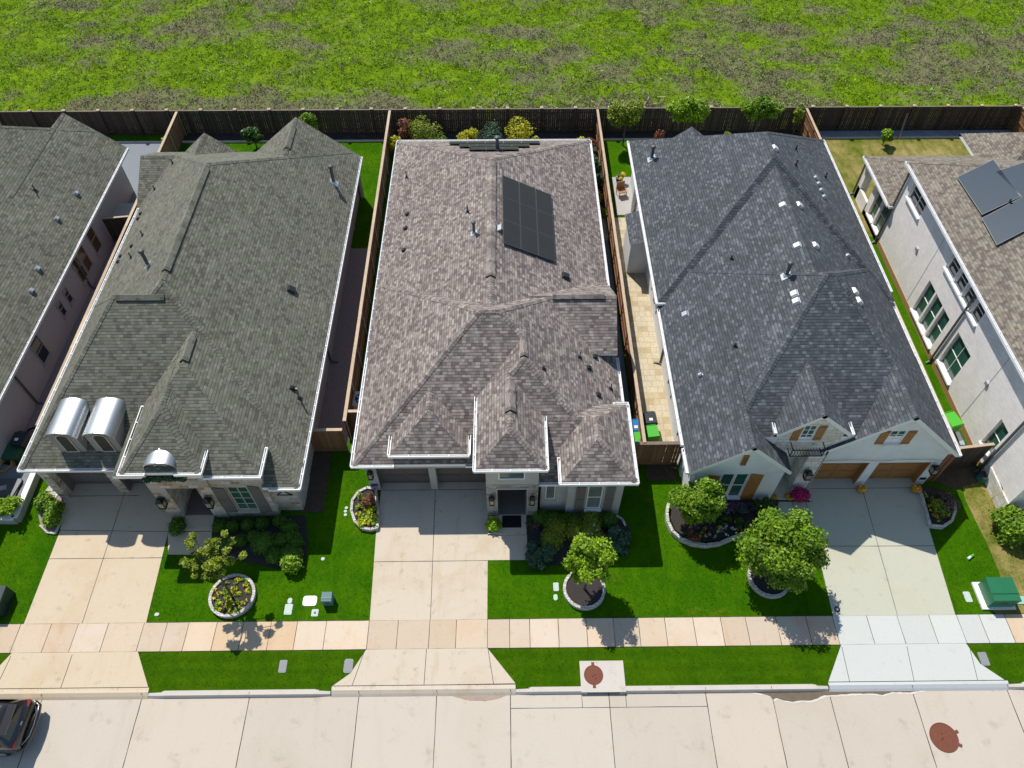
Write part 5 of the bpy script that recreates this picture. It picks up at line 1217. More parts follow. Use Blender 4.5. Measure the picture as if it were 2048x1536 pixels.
c = P(1065, 1050, .3); shrub('bare_shrub', c[:2], (.35, .35, .3), 'thin greyish half bare shrub by the porch slab', 'brownsh', 400, .04, n=5)
c = P(1184, 1062, .7); flowers('shrub_flowers', 'pale lilac flowers opening on the shrubs', [(c[0] - .3, c[1] - .25), (c[0] + .35, c[1] - .25), (c[0] + .35, c[1] + .3), (c[0] - .3, c[1] + .3)], 130, ['flwhite', 'flpurple'], .75, .03, .1, 'leafolive')
c = P(987, 1048, .3); shrub('porch_plant', c[:2], (.33, .33, .3), 'bright green leafy plant beside the middle porch step', 'leafyg', 800, .09)
sq = G([(979, 1035), (996, 1035), (997, 1068), (977, 1068)]); poly_wall('bed_edging', 'small square stone edged bed between the middle drive and step', sq, .1, .07, 'garden edging', sq, 'mulch', True)
# beds of house 3
wl = [(1335, 1012), (1332, 1030), (1334, 1048), (1343, 1067), (1360, 1082), (1383, 1091), (1410, 1095), (1437, 1091), (1460, 1081), (1480, 1074), (1500, 1076), (1520, 1086)]
wlp = G(wl); soil3 = G([(1345, 1005), (1340, 1040), (1350, 1063), (1370, 1078), (1400, 1088), (1435, 1084), (1462, 1072), (1490, 1066), (1530, 1068), (1550, 1040), (1556, 1003), (1440, 1003)])
poly_wall('stone_planter', 'long curving pale stone wall edging the flower bed', wlp, .3, .13, 'planter', soil3, 'mulch'); HARD.append(soil3)
flowers('bed_flowers', 'white and yellow flowers along the curving stone wall', G([(1350, 1050), (1368, 1075), (1400, 1083), (1440, 1077), (1475, 1062), (1540, 1055), (1545, 1040), (1470, 1042), (1440, 1055), (1370, 1050)], .2), 900, ['flwhite', 'flmix', 'flpurple', 'leafred'], .2, .05, .14, 'leafdark')
flowers('purple_flowers', 'bright purple flowering shrubs below the white gable', G([(1448, 1010), (1492, 1008), (1492, 1026), (1452, 1028)], .4), 520, ['flpurple', 'flpurple'], .3, .055, .3, 'leafdark')
flowers('dim_flowers', 'dull mauve flowers each side of the bright purple ones', G([(1432, 1010), (1450, 1010), (1520, 1006), (1520, 1024), (1432, 1026)], .3), 220, ['brownsh', 'flpurple'], .25, .05, .2, 'leafdark')
c = P(1470, 1042, .3); shrub('low_shrub', c[:2], (1.0, .45, .3), 'low dark green shrub in the middle of the curved bed', 'leafdark', 2600, .05, n=8)
c = P(1530, 1015, .5); shrub('upright_shrub', c[:2], (.55, .5, .65), 'upright dark green shrub beside the white house entrance', 'leafdark', 2200, .07, n=9)
c = P(1388, 1072, .4); shrub('red_shrub', c[:2], (.4, .3, .3), 'reddish mottled shrub against the curving stone wall', 'leafred', 700, .05, n=6, z0=.15)
rb = G([(1838, 975), (1862, 976), (1890, 984), (1905, 1003), (1907, 1025), (1898, 1045), (1882, 1055), (1858, 1052)])
poly_wall('stone_planter', 'curved pale stone bed edge right of the pale drive', G([(1836, 978), (1857, 1054), (1882, 1057), (1900, 1045), (1907, 1025), (1906, 1010)]), .22, .12, 'planter', rb, 'mulch'); HARD.append(rb)
flowers('bed_flowers', 'white and yellow flowers in the bed right of the pale drive', G([(1845, 985), (1880, 985), (1895, 1035), (1870, 1050)], .2), 420, ['flwhite', 'flmix', 'leafolive', 'leafred'], .16, .05, .16, 'leafdark')
c = P(1897, 1000, .6); shrub('airy_shrub', c[:2], (.75, .7, .5), 'airy twiggy shrub with green tips right of the pale drive', 'brownsh', 1100, .06, n=9)
c = P(1890, 1010, .8); shrub('bed_shrub', c[:2], (.45, .5, .45), 'olive green shrub among the white flowers right of the drive', 'leafolive', 900, .07, n=6)
c = P(2032, 1052, .7); shrub('corner_shrub', c[:2], (1.05, 1.0, .85), 'large round dark green shrub at the ivory house corner', 'leafmid', 7500, .1, n=16)
# back gardens
def bt(px_, pz, r, *a, **k): pass
tree('back_tree', (8.45, 46.4), 2.7, (1.5, 1.0, 1.15), 'olive green tree at the left end of the slate house back fence', 'leafolive', 30, 8000, .1, forks=8, group='trees along the slate house back fence')
tree('back_tree', (12.8, 46.4), 2.75, (1.75, 1.0, 1.15), 'bright green tree second from the left along the slate house fence', 'leafyg', 30, 8500, .1, forks=8, group='trees along the slate house back fence')
tree('back_tree', (17.75, 46.4), 2.75, (1.7, 1.0, 1.05), 'broad green tree third along the slate house back fence', 'leafmid', 30, 8500, .1, forks=8, group='trees along the slate house back fence')
tree('back_tree', (20.75, 46.9), 2.2, (.6, .55, .85), 'thin pale green sapling beside the fence corner behind the slate house', 'leafolive', 12, 700, .12, forks=10, trunk_r=.03, shell=.1, group='trees along the slate house back fence')
shrub('back_shrub', (20.6, 45.4), (.55, .5, .4), 'yellow green shrub low in the corner behind the slate house', 'leafyg', 700, .08, n=4)
shrub('rose_shrub', (11.1, 46.5), (.5, .45, .6), 'reddish rose shrub between two back trees', 'leafred', 700, .07, n=5)
shrub('rose_shrub', (16.0, 46.4), (.4, .4, .85), 'thin rose shrub with cream flowers before the dark fence', 'leafolive', 500, .08, n=5)
tree('back_tree', (-13.9, 47.2), 1.5, (.75, .6, .9), 'pointed bright green tree behind the olive roof', 'leafmid', 12, 2400, .12)
tree('magnolia', (-17.9, 46.3), 1.3, (.75, .7, .8), 'dark glossy round tree between two olive roof gables', 'leafdark', 12, 1900, .15, cat='tree')
shrub('back_shrub', (-24.4, 47.0), (.45, .4, .5), 'small lime shrub against the dark fence behind the grey rendered house', 'leafyg', 380, .1, n=4)
tree('back_tree', (27.2, 46.2), .95, (.55, .5, .7), 'lone bright green sapling on the dry back lawn', 'leafyg', 9, 1100, .13, trunk_r=.04)
mb = MB(); mb.beam((28.6, 46.9, .05), (29.0, 47.9, 1.5), .14, .03); tag(mb.build('plank', M['fcapd']), 'loose grey plank leaning on the dark back fence', 'plank')
bs = [(-7.5, 45.4, .6, .55, 'leafgold', 'gold leaved shrub at the left end of the brown roof back bed'), (-5.9, 46.6, 1.0, .95, 'leafolive', 'large loose green and red shrub near the fence corner'), (-7.0, 46.9, .5, .8, 'leafred', 'reddish shrub behind the gold one in the fence corner'),
      (-4.5, 45.7, .45, .5, 'leafmid', 'dark green shrub right of the large loose one'), (-2.7, 46.2, .6, .7, 'leafgold', 'gold shrub with a tall tuft left of the grey one'), (-3.4, 45.6, .45, .35, 'leafblue', 'low blue green plant left of the second gold shrub'),
      (-1.2, 46.3, .85, .7, 'leafblue', 'grey green loose shrub behind the tall roof pipe'), (1.15, 46.3, .95, .75, 'leafgold', 'largest gold shrub in the back bed'), (2.0, 45.9, .4, .35, 'leafgold', 'small gold shrub touching the largest one'), (2.7, 45.6, .5, .3, 'leafolive', 'low green plant right of the largest gold shrub'),
      (4.2, 45.6, .5, .3, 'leafdark', 'low dark plant beside the bird bath'), (5.3, 45.8, .32, .42, 'leafgold', 'small upright gold shrub near the right fence'), (6.05, 43.2, .5, .6, 'leafblue', 'grey green shrub against the redwood fence'), (6.1, 41.9, .48, .5, 'leafblue', 'second grey green shrub along the redwood fence'), (6.1, 39.9, .5, .6, 'leafgold', 'gold shrub in front of the grey green ones'), (6.0, 38.6, .5, .5, 'leafolive', 'yellow green shrub beside the small patio'), (6.0, 45.6, .45, .5, 'leafred', 'reddish green shrub in the right fence corner')]
for x, y, r_, h_, m_, l_ in bs:
    h_ *= 1.65 if y > 44.5 else 1.15; r_ *= 1.2
    shrub('back_bed_shrub', (x, y), (r_, r_ * .9, h_), l_, m_, int(1700 * r_), .085, 'shrubs in the brown roof back bed', n=6)
sheet('rear_bed', rect(5.6, 6.5, 38.5, 43.5), .035, M['mulch'])
t = thing('bird_bath', (3.5, 44.9, 0), 'pale round bird bath in the back bed', 'bird bath'); mb = MB(); mb.lathe((3.5, 44.9, 0), [(.2, 0), (.07, .1), (.06, .6), (.28, .72), (.3, .76), (.24, .75), (.05, .7)], 16); mb.build('basin', M['trim'], t, local(t))
t = thing('patio_table', (-6.0, 43.9, 0), 'white table top behind the brown roof', 'table'); mb = MB(); mb.slab([(-6.6, 43.6), (-5.0, 43.6), (-5.0, 44.6), (-6.6, 44.6)], .7, .75); mb.build('table_top', M['trim'], t, local(t))
for sx_ in (-6.5, -5.1):
    for sy in (43.7, 44.5): mb = MB(); mb.tube([(sx_, sy, .0), (sx_, sy, .7)], .03, 6); mb.build('leg', M['trim'], t, local(t))
t = thing('garland', (-14.8, 16.6, 3.9), 'blue green leafy garland hanging over the stone house entrance arch', 'garland'); quads_obj('greenery', *leaves([((x, -.12 + random.uniform(-.04, .04), .32 - abs(x) * .12), (.2, .16, .16)) for x in (-.75, -.5, -.25, 0, .25, .5, .75)], 1300, .07), M['leafblue'], t)
mb = MB(); mb.tube([(-.8, -.05, .25), (0, -.05, .38), (.8, -.05, .25)], .02, 5); mb.build('stem', M['bark'], t)
# ---------------------------------------------------------------- bins, air conditioner, utility boxes
def bin_(c, body, lidc, label, rz=0.0, h=1.05, w_=.6, sticker=None):
    t = thing('wheelie_bin', (c[0], c[1], 0), label, 'bin', None, rz); bm_ = MB(); v = []
    for z, s in ((.08, .8), (h - .12, 1.0)):
        for i, j in ((-1, -1), (1, -1), (1, 1), (-1, 1)): v.append((i * w_ / 2 * s, j * w_ * .58 * s, z))
    bm_.mesh(v, [(0, 3, 2, 1), (0, 1, 5, 4), (1, 2, 6, 5), (2, 3, 7, 6), (3, 0, 4, 7), (4, 5, 6, 7)]); bm_.box(-w_ / 2 - .02, w_ / 2 + .02, -w_ * .6, w_ * .6, h - .16, h - .11); bm_.build('body', body, t)
    l_ = MB(); a, b = w_ / 2 + .03, w_ * .62
    l_.mesh([(-a, -b, h - .1), (a, -b, h - .1), (a, b, h - .1), (-a, b, h - .1), (-a * .85, -b * .85, h - .02), (a * .85, -b * .85, h - .02), (a * .85, b * .85, h + .02), (-a * .85, b * .85, h + .02)], [(0, 3, 2, 1), (4, 5, 6, 7), (0, 1, 5, 4), (1, 2, 6, 5), (2, 3, 7, 6), (3, 0, 4, 7)])
    l_.tube([(-a * .8, b + .04, h - .08), (a * .8, b + .04, h - .08)], .02, 6)
    if sticker: l_.mesh([(-.09, -b * .5, h - .0), (.09, -b * .5, h - .0), (.09, -b * .1, h + .012), (-.09, -b * .1, h + .012)], [(0, 1, 2, 3)], 1)
    l_.build('bin_lid', [lidc, M['trim']], t)
    for s in (-1, 1):
        wm = MB(); wm.tube([(s * (w_ / 2 - .06), b - .02, .1), (s * (w_ / 2 + .0), b - .02, .1)], .1, 12); wm.build('wheel', M['black'], t)
    return t
pb = plain('plastic_blue', (.0, .17, .42), .35, 0, .05); pg = plain('plastic_green', (.07, .42, .03), .35, 0, .08); pd = plain('plastic_dark_green', (.02, .1, .05), .45); pk = plain('plastic_black', (.02, .024, .03), .4); pdb = plain('plastic_navy', (.01, .05, .16), .4)
bin_(P(1271, 851, 1.0), pb, pb, 'blue wheelie bin behind the short front fence', .05, sticker=1); bin_(P(1273, 876, 1.0), pg, pg, 'green wheelie bin in front of the blue one', .05)
bin_(P(1301, 836, 1.0), pk, pk, 'black wheelie bin on the paver path', .06, sticker=1); bin_(P(1305, 863, 1.0), pg, pg, 'green wheelie bin on the paver path', .12)
bin_(P(1906, 839, 1.0), pg, pg, 'lime green bin beside the ivory brick wall', .3, w_=.72); bin_(P(36, 876, 1.0), pk, pk, 'black bin left of the first garage', -.1, sticker=1)
t = thing('cooler_box', P(1919, 878, .2), 'blue and silver box lying beside the ivory brick wall', 'box'); mb = MB(); c = t.location; mb.box(-.14, .14, -.45, .45, -.2, .05); mb.build('box_body', pb, t); mb = MB(); mb.box(-.12, .1, -.4, .4, .051, .08); mb.build('box_top', M['flash'], t); mb = MB()
t = thing('air_conditioner', (*P(723, 797, .8)[:2], 0), 'white air conditioning unit beside the brown roof eaves', 'air conditioner'); c = t.location; mb = MB(); mb.box(-.42, .42, -.42, .42, .05, .78); mb.box(-.46, .46, -.46, .46, .78, .82); mb.build('casing', M['trim'], t)
mb = MB(); mb.lathe((0, 0, .822), [(.33, 0), (.33, .015), (.05, .03)], 24, cap=True)
mb.build('fan_grille', M['pipe'], t); mb = MB()
for k in range(5): a = 6.283 * k / 5; mb.mesh([(0, 0, .856), (.28 * math.cos(a), .28 * math.sin(a), .858), (.28 * math.cos(a + .5), .28 * math.sin(a + .5), .858)], [(0, 1, 2)])
mb.build('fan_blade', M['flash'], t)
def cabinet(c, w_, d_, h, label, mat, pad=True, rz=0.0, name='utility_cabinet'):
    t = thing(name, (c[0], c[1], 0), label, 'utility box', None, rz); mb = MB(); z = .1 if pad else 0
    mb.box(-w_ / 2, w_ / 2, -d_ / 2, d_ / 2, z, h - .08); mb.build('body', mat, t); mb = MB()
    mb.mesh([(-w_ / 2 - .02, -d_ / 2 - .03, h - .1), (w_ / 2 + .02, -d_ / 2 - .03, h - .1), (w_ / 2 + .02, d_ / 2 + .02, h - .04), (-w_ / 2 - .02, d_ / 2 + .02, h - .04), (-w_ / 2, -d_ / 2, h - .05), (w_ / 2, -d_ / 2, h - .05), (w_ / 2, d_ / 2, h + .01), (-w_ / 2, d_ / 2, h + .01)], [(0, 3, 2, 1), (4, 5, 6, 7), (0, 1, 5, 4), (1, 2, 6, 5), (2, 3, 7, 6), (3, 0, 4, 7)])
    mb.box(-w_ / 2 - .01, w_ / 2 + .01, -d_ * .2 - .01, -d_ * .2 + .01, h - .06, h - .0); mb.build('box_lid', mat, t)
    mb = MB(); mb.box(-.1, .1, -d_ / 2 - .02, -d_ / 2, h * .5, h * .62); mb.build('handle', M['pipe'], t)
    if pad: mb = MB(); mb.box(-w_ / 2 - .22, w_ / 2 + .1, -d_ / 2 - .1, d_ / 2 + .1, 0, .1); mb.build('pad', M['trim'], t)
    return t
gcab = plain('cabinet_green', (.02, .15, .07), .35, 0, .08); gcab2 = plain('cabinet_teal', (.1, .19, .19), .4, 0, .08)
c = P(2001, 1212, 0); cabinet((c[0] - .1, c[1] + .45), 1.15, 1.05, .85, 'large green transformer cabinet on a white pad at the right', gcab)
c = P(657, 1211, 0); cabinet((c[0], c[1] + .18), .44, .4, .6, 'small teal utility pedestal on the lawn near the middle drive', gcab2, False, name='utility_pedestal')
c = P(-14, 1232, 0); cabinet((c[0] + .0, c[1] + .5), 1.15, 1.1, .8, 'dark green cabinet cut by the left edge of the lawn', plain('cabinet_dark', (.02, .035, .035), .35, 0, .1), False)
c = P(2038, 1200, 0); mb = MB(); mb.slab([(c[0] - .25, c[1] - .2), (c[0] + .35, c[1] - .2), (c[0] + .3, c[1] + .15), (c[0] - .2, c[1] + .2)], 0, .05); tag(mb.build('ground_box', plain('lid_aqua', (.3, .5, .42), .6)), 'aqua ground lid right of the green transformer', 'ground lid')
def lid(px_, py_, w_, d_, label, mat='lid', r=.05, name='meter_lid', hole=False, sk=0.0):
    c = P(px_, py_); t = thing(name, (c[0], c[1], 0), label, 'ground lid', 'utility lids set in the grass'); mb = MB(); n = 5; pts = []
    for cx_, cy_, a0 in ((1, 1, 0), (-1, 1, 1), (-1, -1, 2), (1, -1, 3)):
        for i in range(n): a = math.pi / 2 * (a0 + i / (n - 1)); pts.append((cx_ * (w_ / 2 - r) + r * math.cos(a), cy_ * (d_ / 2 - r) + r * math.sin(a)))
    mb.slab(pts, -.02, .028); mb.slab([(x * .86, y * .86) for x, y in pts], .02, .034, 0, (.88, .92, .95))
    mb.build('lid', M[mat], t)
    if hole: m2 = MB(); m2.lathe((0, 0, .034), [(.05, 0), (.05, .008), (.001, .008)], 12, cap=False); m2.build('key_hole', M['pipe'], t)
lid(577, 1219, .34, .48, 'pale rectangular lid left of the teal pedestal', 'lid'); lid(580, 1202, .2, .26, 'small pale oval lid above a rectangular one', 'lid', .09)
lid(620, 1202, .62, .46, 'largest pale lid beside the teal pedestal', 'trim', .12); lid(630, 1226, .3, .32, 'small square lid with a dark centre', 'lid', .05, hole=True)
lid(566, 1333, .32, .52, 'grey lid in the middle of the left verge', 'lidg'); lid(697, 1332, .38, .58, 'grey lid at the verge end beside the middle apron', 'lidg', .1)
lid(1112, 1174, .24, .4, 'pale lid on the lawn left of the round planter', 'lid'); lid(1111, 1195, .18, .28, 'small cream lid below a pale one', 'lid', .08)
lid(1935, 1194, .3, .48, 'pale lid left of the green transformer', 'lid'); lid(1967, 1318, .36, .56, 'grey lid in the verge right of the new apron', 'lidg')
for q, l_ in (((693, 1016), 'top'), ((691, 1023), 'middle'), ((691, 1030), 'bottom')): lid(*q, .15, .15, 'small white round cover left of the D planter, %s of three' % l_, 'lid', .07, 'sprinkler_cover')
lid(646, 1118, .17, .17, 'small white round cover on the lawn edge by the shadow corner', 'lid', .08, 'sprinkler_cover'); lid(314, 1229, .2, .15, 'small white round cover near the first drive', 'lid', .07, 'sprinkler_cover')
c = P(1674, 1219); t = thing('drain_cover', (c[0], c[1], .02), 'small dark round cover in the corner of the pale drive', 'drain cover'); mb = MB(); mb.lathe((0, 0, 0), [(.13, 0), (.13, .012), (.001, .012)], 20, cap=False, smooth=False); mb.build('lid', M['joint'], t); mb = MB(); mb.lathe((0, 0, .012), [(.07, 0), (.07, .004), (.001, .004)], 16, cap=False, smooth=False); mb.build('lid_centre', M['lidg'], t)
mb = MB(); mb.box(-.3, .6, 16.05, 16.68, .122, .134); tag(mb.build('door_mat', M['black']), 'black rectangular door mat on the middle porch step', 'mat')
def pumpkin(px_, py_, r, label, z=.02):
    c = P(px_, py_, z + r * .6); t = thing('pumpkin', (c[0], c[1], z), label, 'pumpkin', 'pumpkins by the oak garage doors'); mb = MB(); v = []; f = []; n = 32; m_ = 9
    for j in range(m_):
        th = math.pi * (j + .5) / m_
        for i in range(n): a = 2 * math.pi * i / n; rr = r * math.sin(th) * (1 - .09 * abs(math.cos(a * 5))); v.append((rr * math.cos(a), rr * math.sin(a), r * .75 - r * .72 * math.cos(th)))
    for j in range(m_ - 1):
        for i in range(n): f.append((j * n + i, j * n + (i + 1) % n, (j + 1) * n + (i + 1) % n, (j + 1) * n + i))
    mb.mesh(v, f, smooth=True); mb.mesh(v[-n:], [tuple(range(n))]); mb.build('pumpkin_body', M['pumpkin'], t); mb = MB(); mb.tube([(0, 0, r * 1.35), (.02, .01, r * 1.8)], [.03, .02], 6); mb.build('stalk', M['bark'], t)
    quads_obj('pumpkin_leaves', *leaves([((0, -.05, r * 1.1), (r * .8, r * .8, r * .4))], 60, .1), M['flmix'], t)
M['pumpkin'] = plain('pumpkin_skin', (.5, .16, .02), .5, 0, .3, 6)
pumpkin(1722, 978, .24, 'orange gourd pile at the pier between the oak garage doors'); pumpkin(1831, 978, .26, 'orange gourd pile at the right end of the oak garage doors'); pumpkin(1547, 994, .18, 'orange pumpkin beside the white gable corner'); pumpkin(1578, 993, .22, 'orange pumpkin left of the crimson flowers')
t = thing('flower_pot', (*P(1598, 994, .2)[:2], .02), 'pot of crimson flowers at the foot of the white stone column', 'flower pot'); mb = MB(); mb.lathe((0, 0, 0), [(.14, 0), (.2, .26), (.17, .26), (.1, .24)], 16); mb.build('pot', M['rust'], t); quads_obj('blooms', *leaves([((0, 0, .42), (.42, .36, .26))], 900, .08, up=.6, shell=.6), M['flmag'], t)
c = P(1941, 1113, .1); t = thing('water_toy', (c[0], c[1], .06), 'small green and white bottle lying on the lawn', 'toy'); mb = MB(); mb.tube([(-.14, -.1, 0), (.02, 0, 0)], .06, 8); mb.build('bottle_end', M['trim'], t); mb = MB(); mb.tube([(.02, 0, 0), (.2, .1, .01)], [.065, .05], 8); mb.build('bottle_body', pg, t)
# hose things by the ivory house corner and grey house
t = thing('hose_reel', (*P(1965, 955, .2)[:2], 0), 'green coiled garden hose at the corner of the ivory house', 'garden hose')
hm = plain('hose_green', (.02, .3, .17), .4); mb = MB(); mb.tube([(.22 * math.cos(a * .5) * (1 - .002 * a), .22 * math.sin(a * .5), .05 + .006 * a) for a in range(60)], .02, 6); mb.build('hose_coil', hm, t); mb = MB(); mb.lathe((0, 0, 0), [(.1, 0), (.1, .4), (.26, .42)], 12); mb.build('hose_pot', pk, t)
t = thing('metal_hoop', (*P(1975, 980, 0)[:2], 0), 'black metal hoop standing on the dry grass', 'metal frame'); mb = MB(); mb.tube([(0, -.5, 0), (0.05, -.5, .95), (.1, .1, .95), (.05, .1, 0)], .015, 6); mb.build('frame', M['black'], t)
t = thing('hose_reel', (*P(14, 931, .4)[:2], 0), 'yellow ochre coiled hose beside the grey house', 'garden hose'); ho = plain('hose_ochre', (.42, .25, .03), .5)
mb = MB(); mb.tube([((.3 + .05 * math.sin(a * 2.3)) * math.cos(a * .52), (.38 + .04 * math.cos(a)) * math.sin(a * .52), .12 + .006 * a) for a in range(80)], .03, 6); mb.build('hose_coil', ho, t); mb = MB(); mb.lathe((0, 0, 0), [(.2, 0), (.18, .3), (.34, .34)], 12); mb.build('reel_base', pk, t)
t = thing('garden_box', (*P(20, 905, .6)[:2], 0), 'dark green storage box left of the first garage', 'storage box'); mb = MB(); mb.box(-.55, .5, -.4, .4, 0, .65); mb.build('body', pd, t); mb = MB(); mb.box(-.58, .53, -.43, .43, .655, .7); mb.build('box_lid', pd, t)
t = thing('wall_hose', (*P(62, 862, .3)[:2], 0), 'dark coiled cable loop hanging low beside the grey house', 'garden hose'); mb = MB(); mb.tube([(.3 * math.cos(a * .3), .3 * math.sin(a * .3), .1 + .003 * a) for a in range(42)], .025, 6); mb.build('hose_coil', M['black'], t)
# raised patio at the left edge
pt_ = G([(-60, 918), (71, 938), (33, 1028), (28, 1036), (-60, 1036)], .45)
t = thing('raised_patio', (pt_[1][0] - 1, pt_[1][1] - 1, 0), 'raised grey patio with a white coping at the left edge', 'patio'); L0 = local(t)
mb = MB(); mb.slab(pt_, 0, .42); mb.build('patio_slab', M['darkconc'], t, L0)
mb = MB(); e = [pt_[1], pt_[2], pt_[3], pt_[4]]
for a, b in zip(e, e[1:]): mb.beam((*a, .225), (*b, .225), .2, .45)
mb.build('patio_wall', M['brick1'], t, L0); mb = MB()
for a, b in zip(e, e[1:]): mb.beam((*a, .48), (*b, .48), .26, .06)
mb.build('coping', M['trim'], t, L0); HARD.append(pt_)
c = P(12, 978, .5); t = thing('fire_table', (c[0], c[1], .42), 'dark square fire table on the raised patio', 'fire table'); mb = MB(); mb.box(-.75, .6, -.5, .5, 0, .1); mb.build('table_base', M['black'], t); mb = MB(); mb.slab([(-.78, -.53), (.5, -.53), (.63, .4), (.55, .53), (-.78, .53)], .1, .16); mb.build('table_top', M['pipe'], t); mb = MB(); mb.obox((-.1, 0, .19), (.16, .04, 0), (-.04, .12, 0), (0, 0, .03)); mb.build('burner', M['flash'], t)
c = P(18, 1012, .8); shrub('patio_shrub', (c[0], c[1]), (.7, .55, .45), 'leafy bright green shrub in the corner of the raised patio', 'leafyg', 1500, .09, n=9, z0=.42)
# back of house 0: patio table and chairs; H3 patio chair
t = thing('patio_slab', (-25.8, 38.4, 0), 'white edged patio slab behind the grey rendered house', 'patio'); mb = MB(); mb.box(-26.5, -23.7, 36.9, 39.4, 0, .1); mb.build('slab', M['trim'], t, local(t)); mb = MB(); mb.box(-25.6, -24.1, 37.2, 39.2, .75, .8); c_ = mb.build('table_top', plain('table_grey', (.42, .43, .38), .7), t, local(t))
t = thing('patio_pad', (7.75, 40, 0), 'pale concrete pad beside the slate roof house', 'patio'); mb = MB(); mb.box(7.3, 8.9, 38.6, 42.6, 0, .08); mb.build('slab', M['trimgrey'], t, local(t))
t = thing('patio_chair', (7.75, 40.6, .08), 'brown patio chair on the pale pad behind the slate house', 'chair', None, .3); mb = MB(); mb.box(-.28, .28, -.28, .28, .4, .45); mb.build('seat', M['wood'], t); mb = MB(); mb.box(-.28, .28, .25, .3, .45, .95); mb.build('backrest', M['wood'], t)
for sx_ in (-.25, .25):
    for sy in (-.25, .25): mb = MB(); mb.box(sx_ - .02, sx_ + .02, sy - .02, sy + .02, 0, .4); mb.build('leg', M['wood'], t)
shrub('potted_flowers', (7.75, 42.0), (.35, .35, .3), 'yellow flowers in a blue pot by the slate house patio', 'flmix', 300, .08, n=3, z0=.4); t = thing('flower_pot', (7.75, 42.0, .08), 'blue flower pot on the pale pad behind the slate house', 'flower pot'); mb = MB(); mb.lathe((0, 0, 0), [(.18, 0), (.28, .45), (.22, .45)], 16); mb.build('pot', pdb, t)
t = thing('patio_chair', (24.8, 39.4, 0), 'green and grey chair on the ivory house back porch', 'chair', None, .5); mb = MB(); mb.box(-.3, .3, -.3, .3, .4, .46); mb.build('seat', hm, t); mb = MB(); mb.box(-.3, .3, .26, .32, .46, 1.0); mb.build('backrest', M['flash'], t)
for sx_ in (-.27, .27):
    for sy in (-.27, .27): mb = MB(); mb.box(sx_ - .02, sx_ + .02, sy - .02, sy + .02, 0, .4); mb.build('leg', M['black'], t)
# ---------------------------------------------------------------- the car
def car_paint():
    m, nt, b = newmat('car_paint_bronze_black'); b.inputs['Base Color'].default_value = (.022, .018, .014, 1); b.inputs['Metallic'].default_value = .3; b.inputs['Roughness'].default_value = .18; b.inputs['Coat Weight'].default_value = 1; b.inputs['Coat Roughness'].default_value = .03; return m
M['carp'] = car_paint(); M['carglass'] = glassy('car_glass', (.01, .014, .018), .03); M['chrome'] = plain('chrome', (.85, .85, .86), .08, 1.0, .02); M['tail'] = plain('tail_lamp', (.25, .01, .008), .2); M['tyre'] = plain('tyre_rubber', (.015, .015, .015), .9)
car = thing('parked_car', (-21.35, 7.45, -.15), 'glossy dark bronze sport utility vehicle parked at the kerb, rear end in view', 'car')
def section(x, hw, zb, zt, belt, roofw):
    """closed ring of the body at length x: hw half width at the belt, roofw half width at the top"""
    pts = [(-hw * .92, zb), (-hw, zb + .15), (-hw * 1.01, (zb + belt) / 2), (-hw * .985, belt), (-(hw * .4 + roofw * .6), belt + (zt - belt) * .5), (-roofw, zt - .06), (-roofw * .8, zt - .012), (0, zt), (roofw * .8, zt - .012), (roofw, zt - .06), ((hw * .4 + roofw * .6), belt + (zt - belt) * .5), (hw * .985, belt), (hw * 1.01, (zb + belt) / 2), (hw, zb + .15), (hw * .92, zb), (0, zb)]
    return [(x, y, z) for y, z in pts]
S_ = [section(-2.45, .62, .35, .72, .62, .5), section(-2.38, .8, .3, .85, .72, .66), section(-2.0, .92, .28, 1.0, .86, .78), section(-1.1, .96, .27, 1.1, .98, .84), section(-.95, .96, .27, 1.12, 1.02, .84), section(-.35, .965, .27, 1.66, 1.04, .68), section(0.1, .97, .27, 1.74, 1.05, .66), section(1.3, .965, .28, 1.72, 1.06, .64), section(1.85, .955, .3, 1.62, 1.07, .6), section(2.13, .94, .33, 1.16, 1.04, .74), section(2.3, .9, .38, 1.02, .9, .76), section(2.36, .8, .45, .85, .75, .68)]
mb = MB(); n = 16; v = [p for s in S_ for p in s]; f = []
for i in range(len(S_) - 1):
    for k in range(n): f.append((i * n + k, (i + 1) * n + k, (i + 1) * n + (k + 1) % n, i * n + (k + 1) % n))
mb.mesh(v, f, smooth=True); mb.mesh(S_[0], [tuple(range(n))]); mb.mesh(S_[-1], [tuple(range(n))[::-1]])
body = mb.build('body', M['carp'], car)
bm_ = body.modifiers.new('sub', 'SUBSURF'); bm_.levels = 2; bm_.render_levels = 2
mb = MB(); mb.mesh([(1.9, -.56, 1.6), (1.9, .56, 1.6), (2.14, .68, 1.2), (2.14, -.68, 1.2), (2.0, 0, 1.6), (2.2, 0, 1.2)], [(0, 4, 5, 3), (4, 1, 2, 5)]); mb.build('rear_window', M['carglass'], car)
for s in (-1, 1):
    mb = MB(); mb.poly([(-.3, s * .83, 1.6), (1.6, s * .8, 1.6), (1.85, s * .92, 1.1), (-.75, s * .955, 1.08)]); mb.build('side_window', M['carglass'], car)
    mb = MB(); mb.obox((2.17, s * .76, .98), (.1, 0, 0), (0, .14, 0), (0, 0, .07)); mb.build('tail_lamp', M['tail'], car)
    mb = MB(); mb.tube([(-.1, s * .58, 1.77), (1.5, s * .57, 1.76)], .02, 6); mb.build('roof_rail', M['chrome'], car)
mb = MB(); mb.mesh([(-.35, -.62, 1.64), (-.35, .62, 1.64), (-1.0, .8, 1.12), (-1.0, -.8, 1.12)], [(0, 1, 2, 3)]); mb.build('windscreen', M['carglass'], car)
mb = MB(); mb.mesh([(0, -.5, 1.752), (1.4, -.5, 1.738), (1.4, .5, 1.738), (0, .5, 1.752)], [(0, 1, 2, 3)]); mb.build('sunroof', M['carglass'], car)
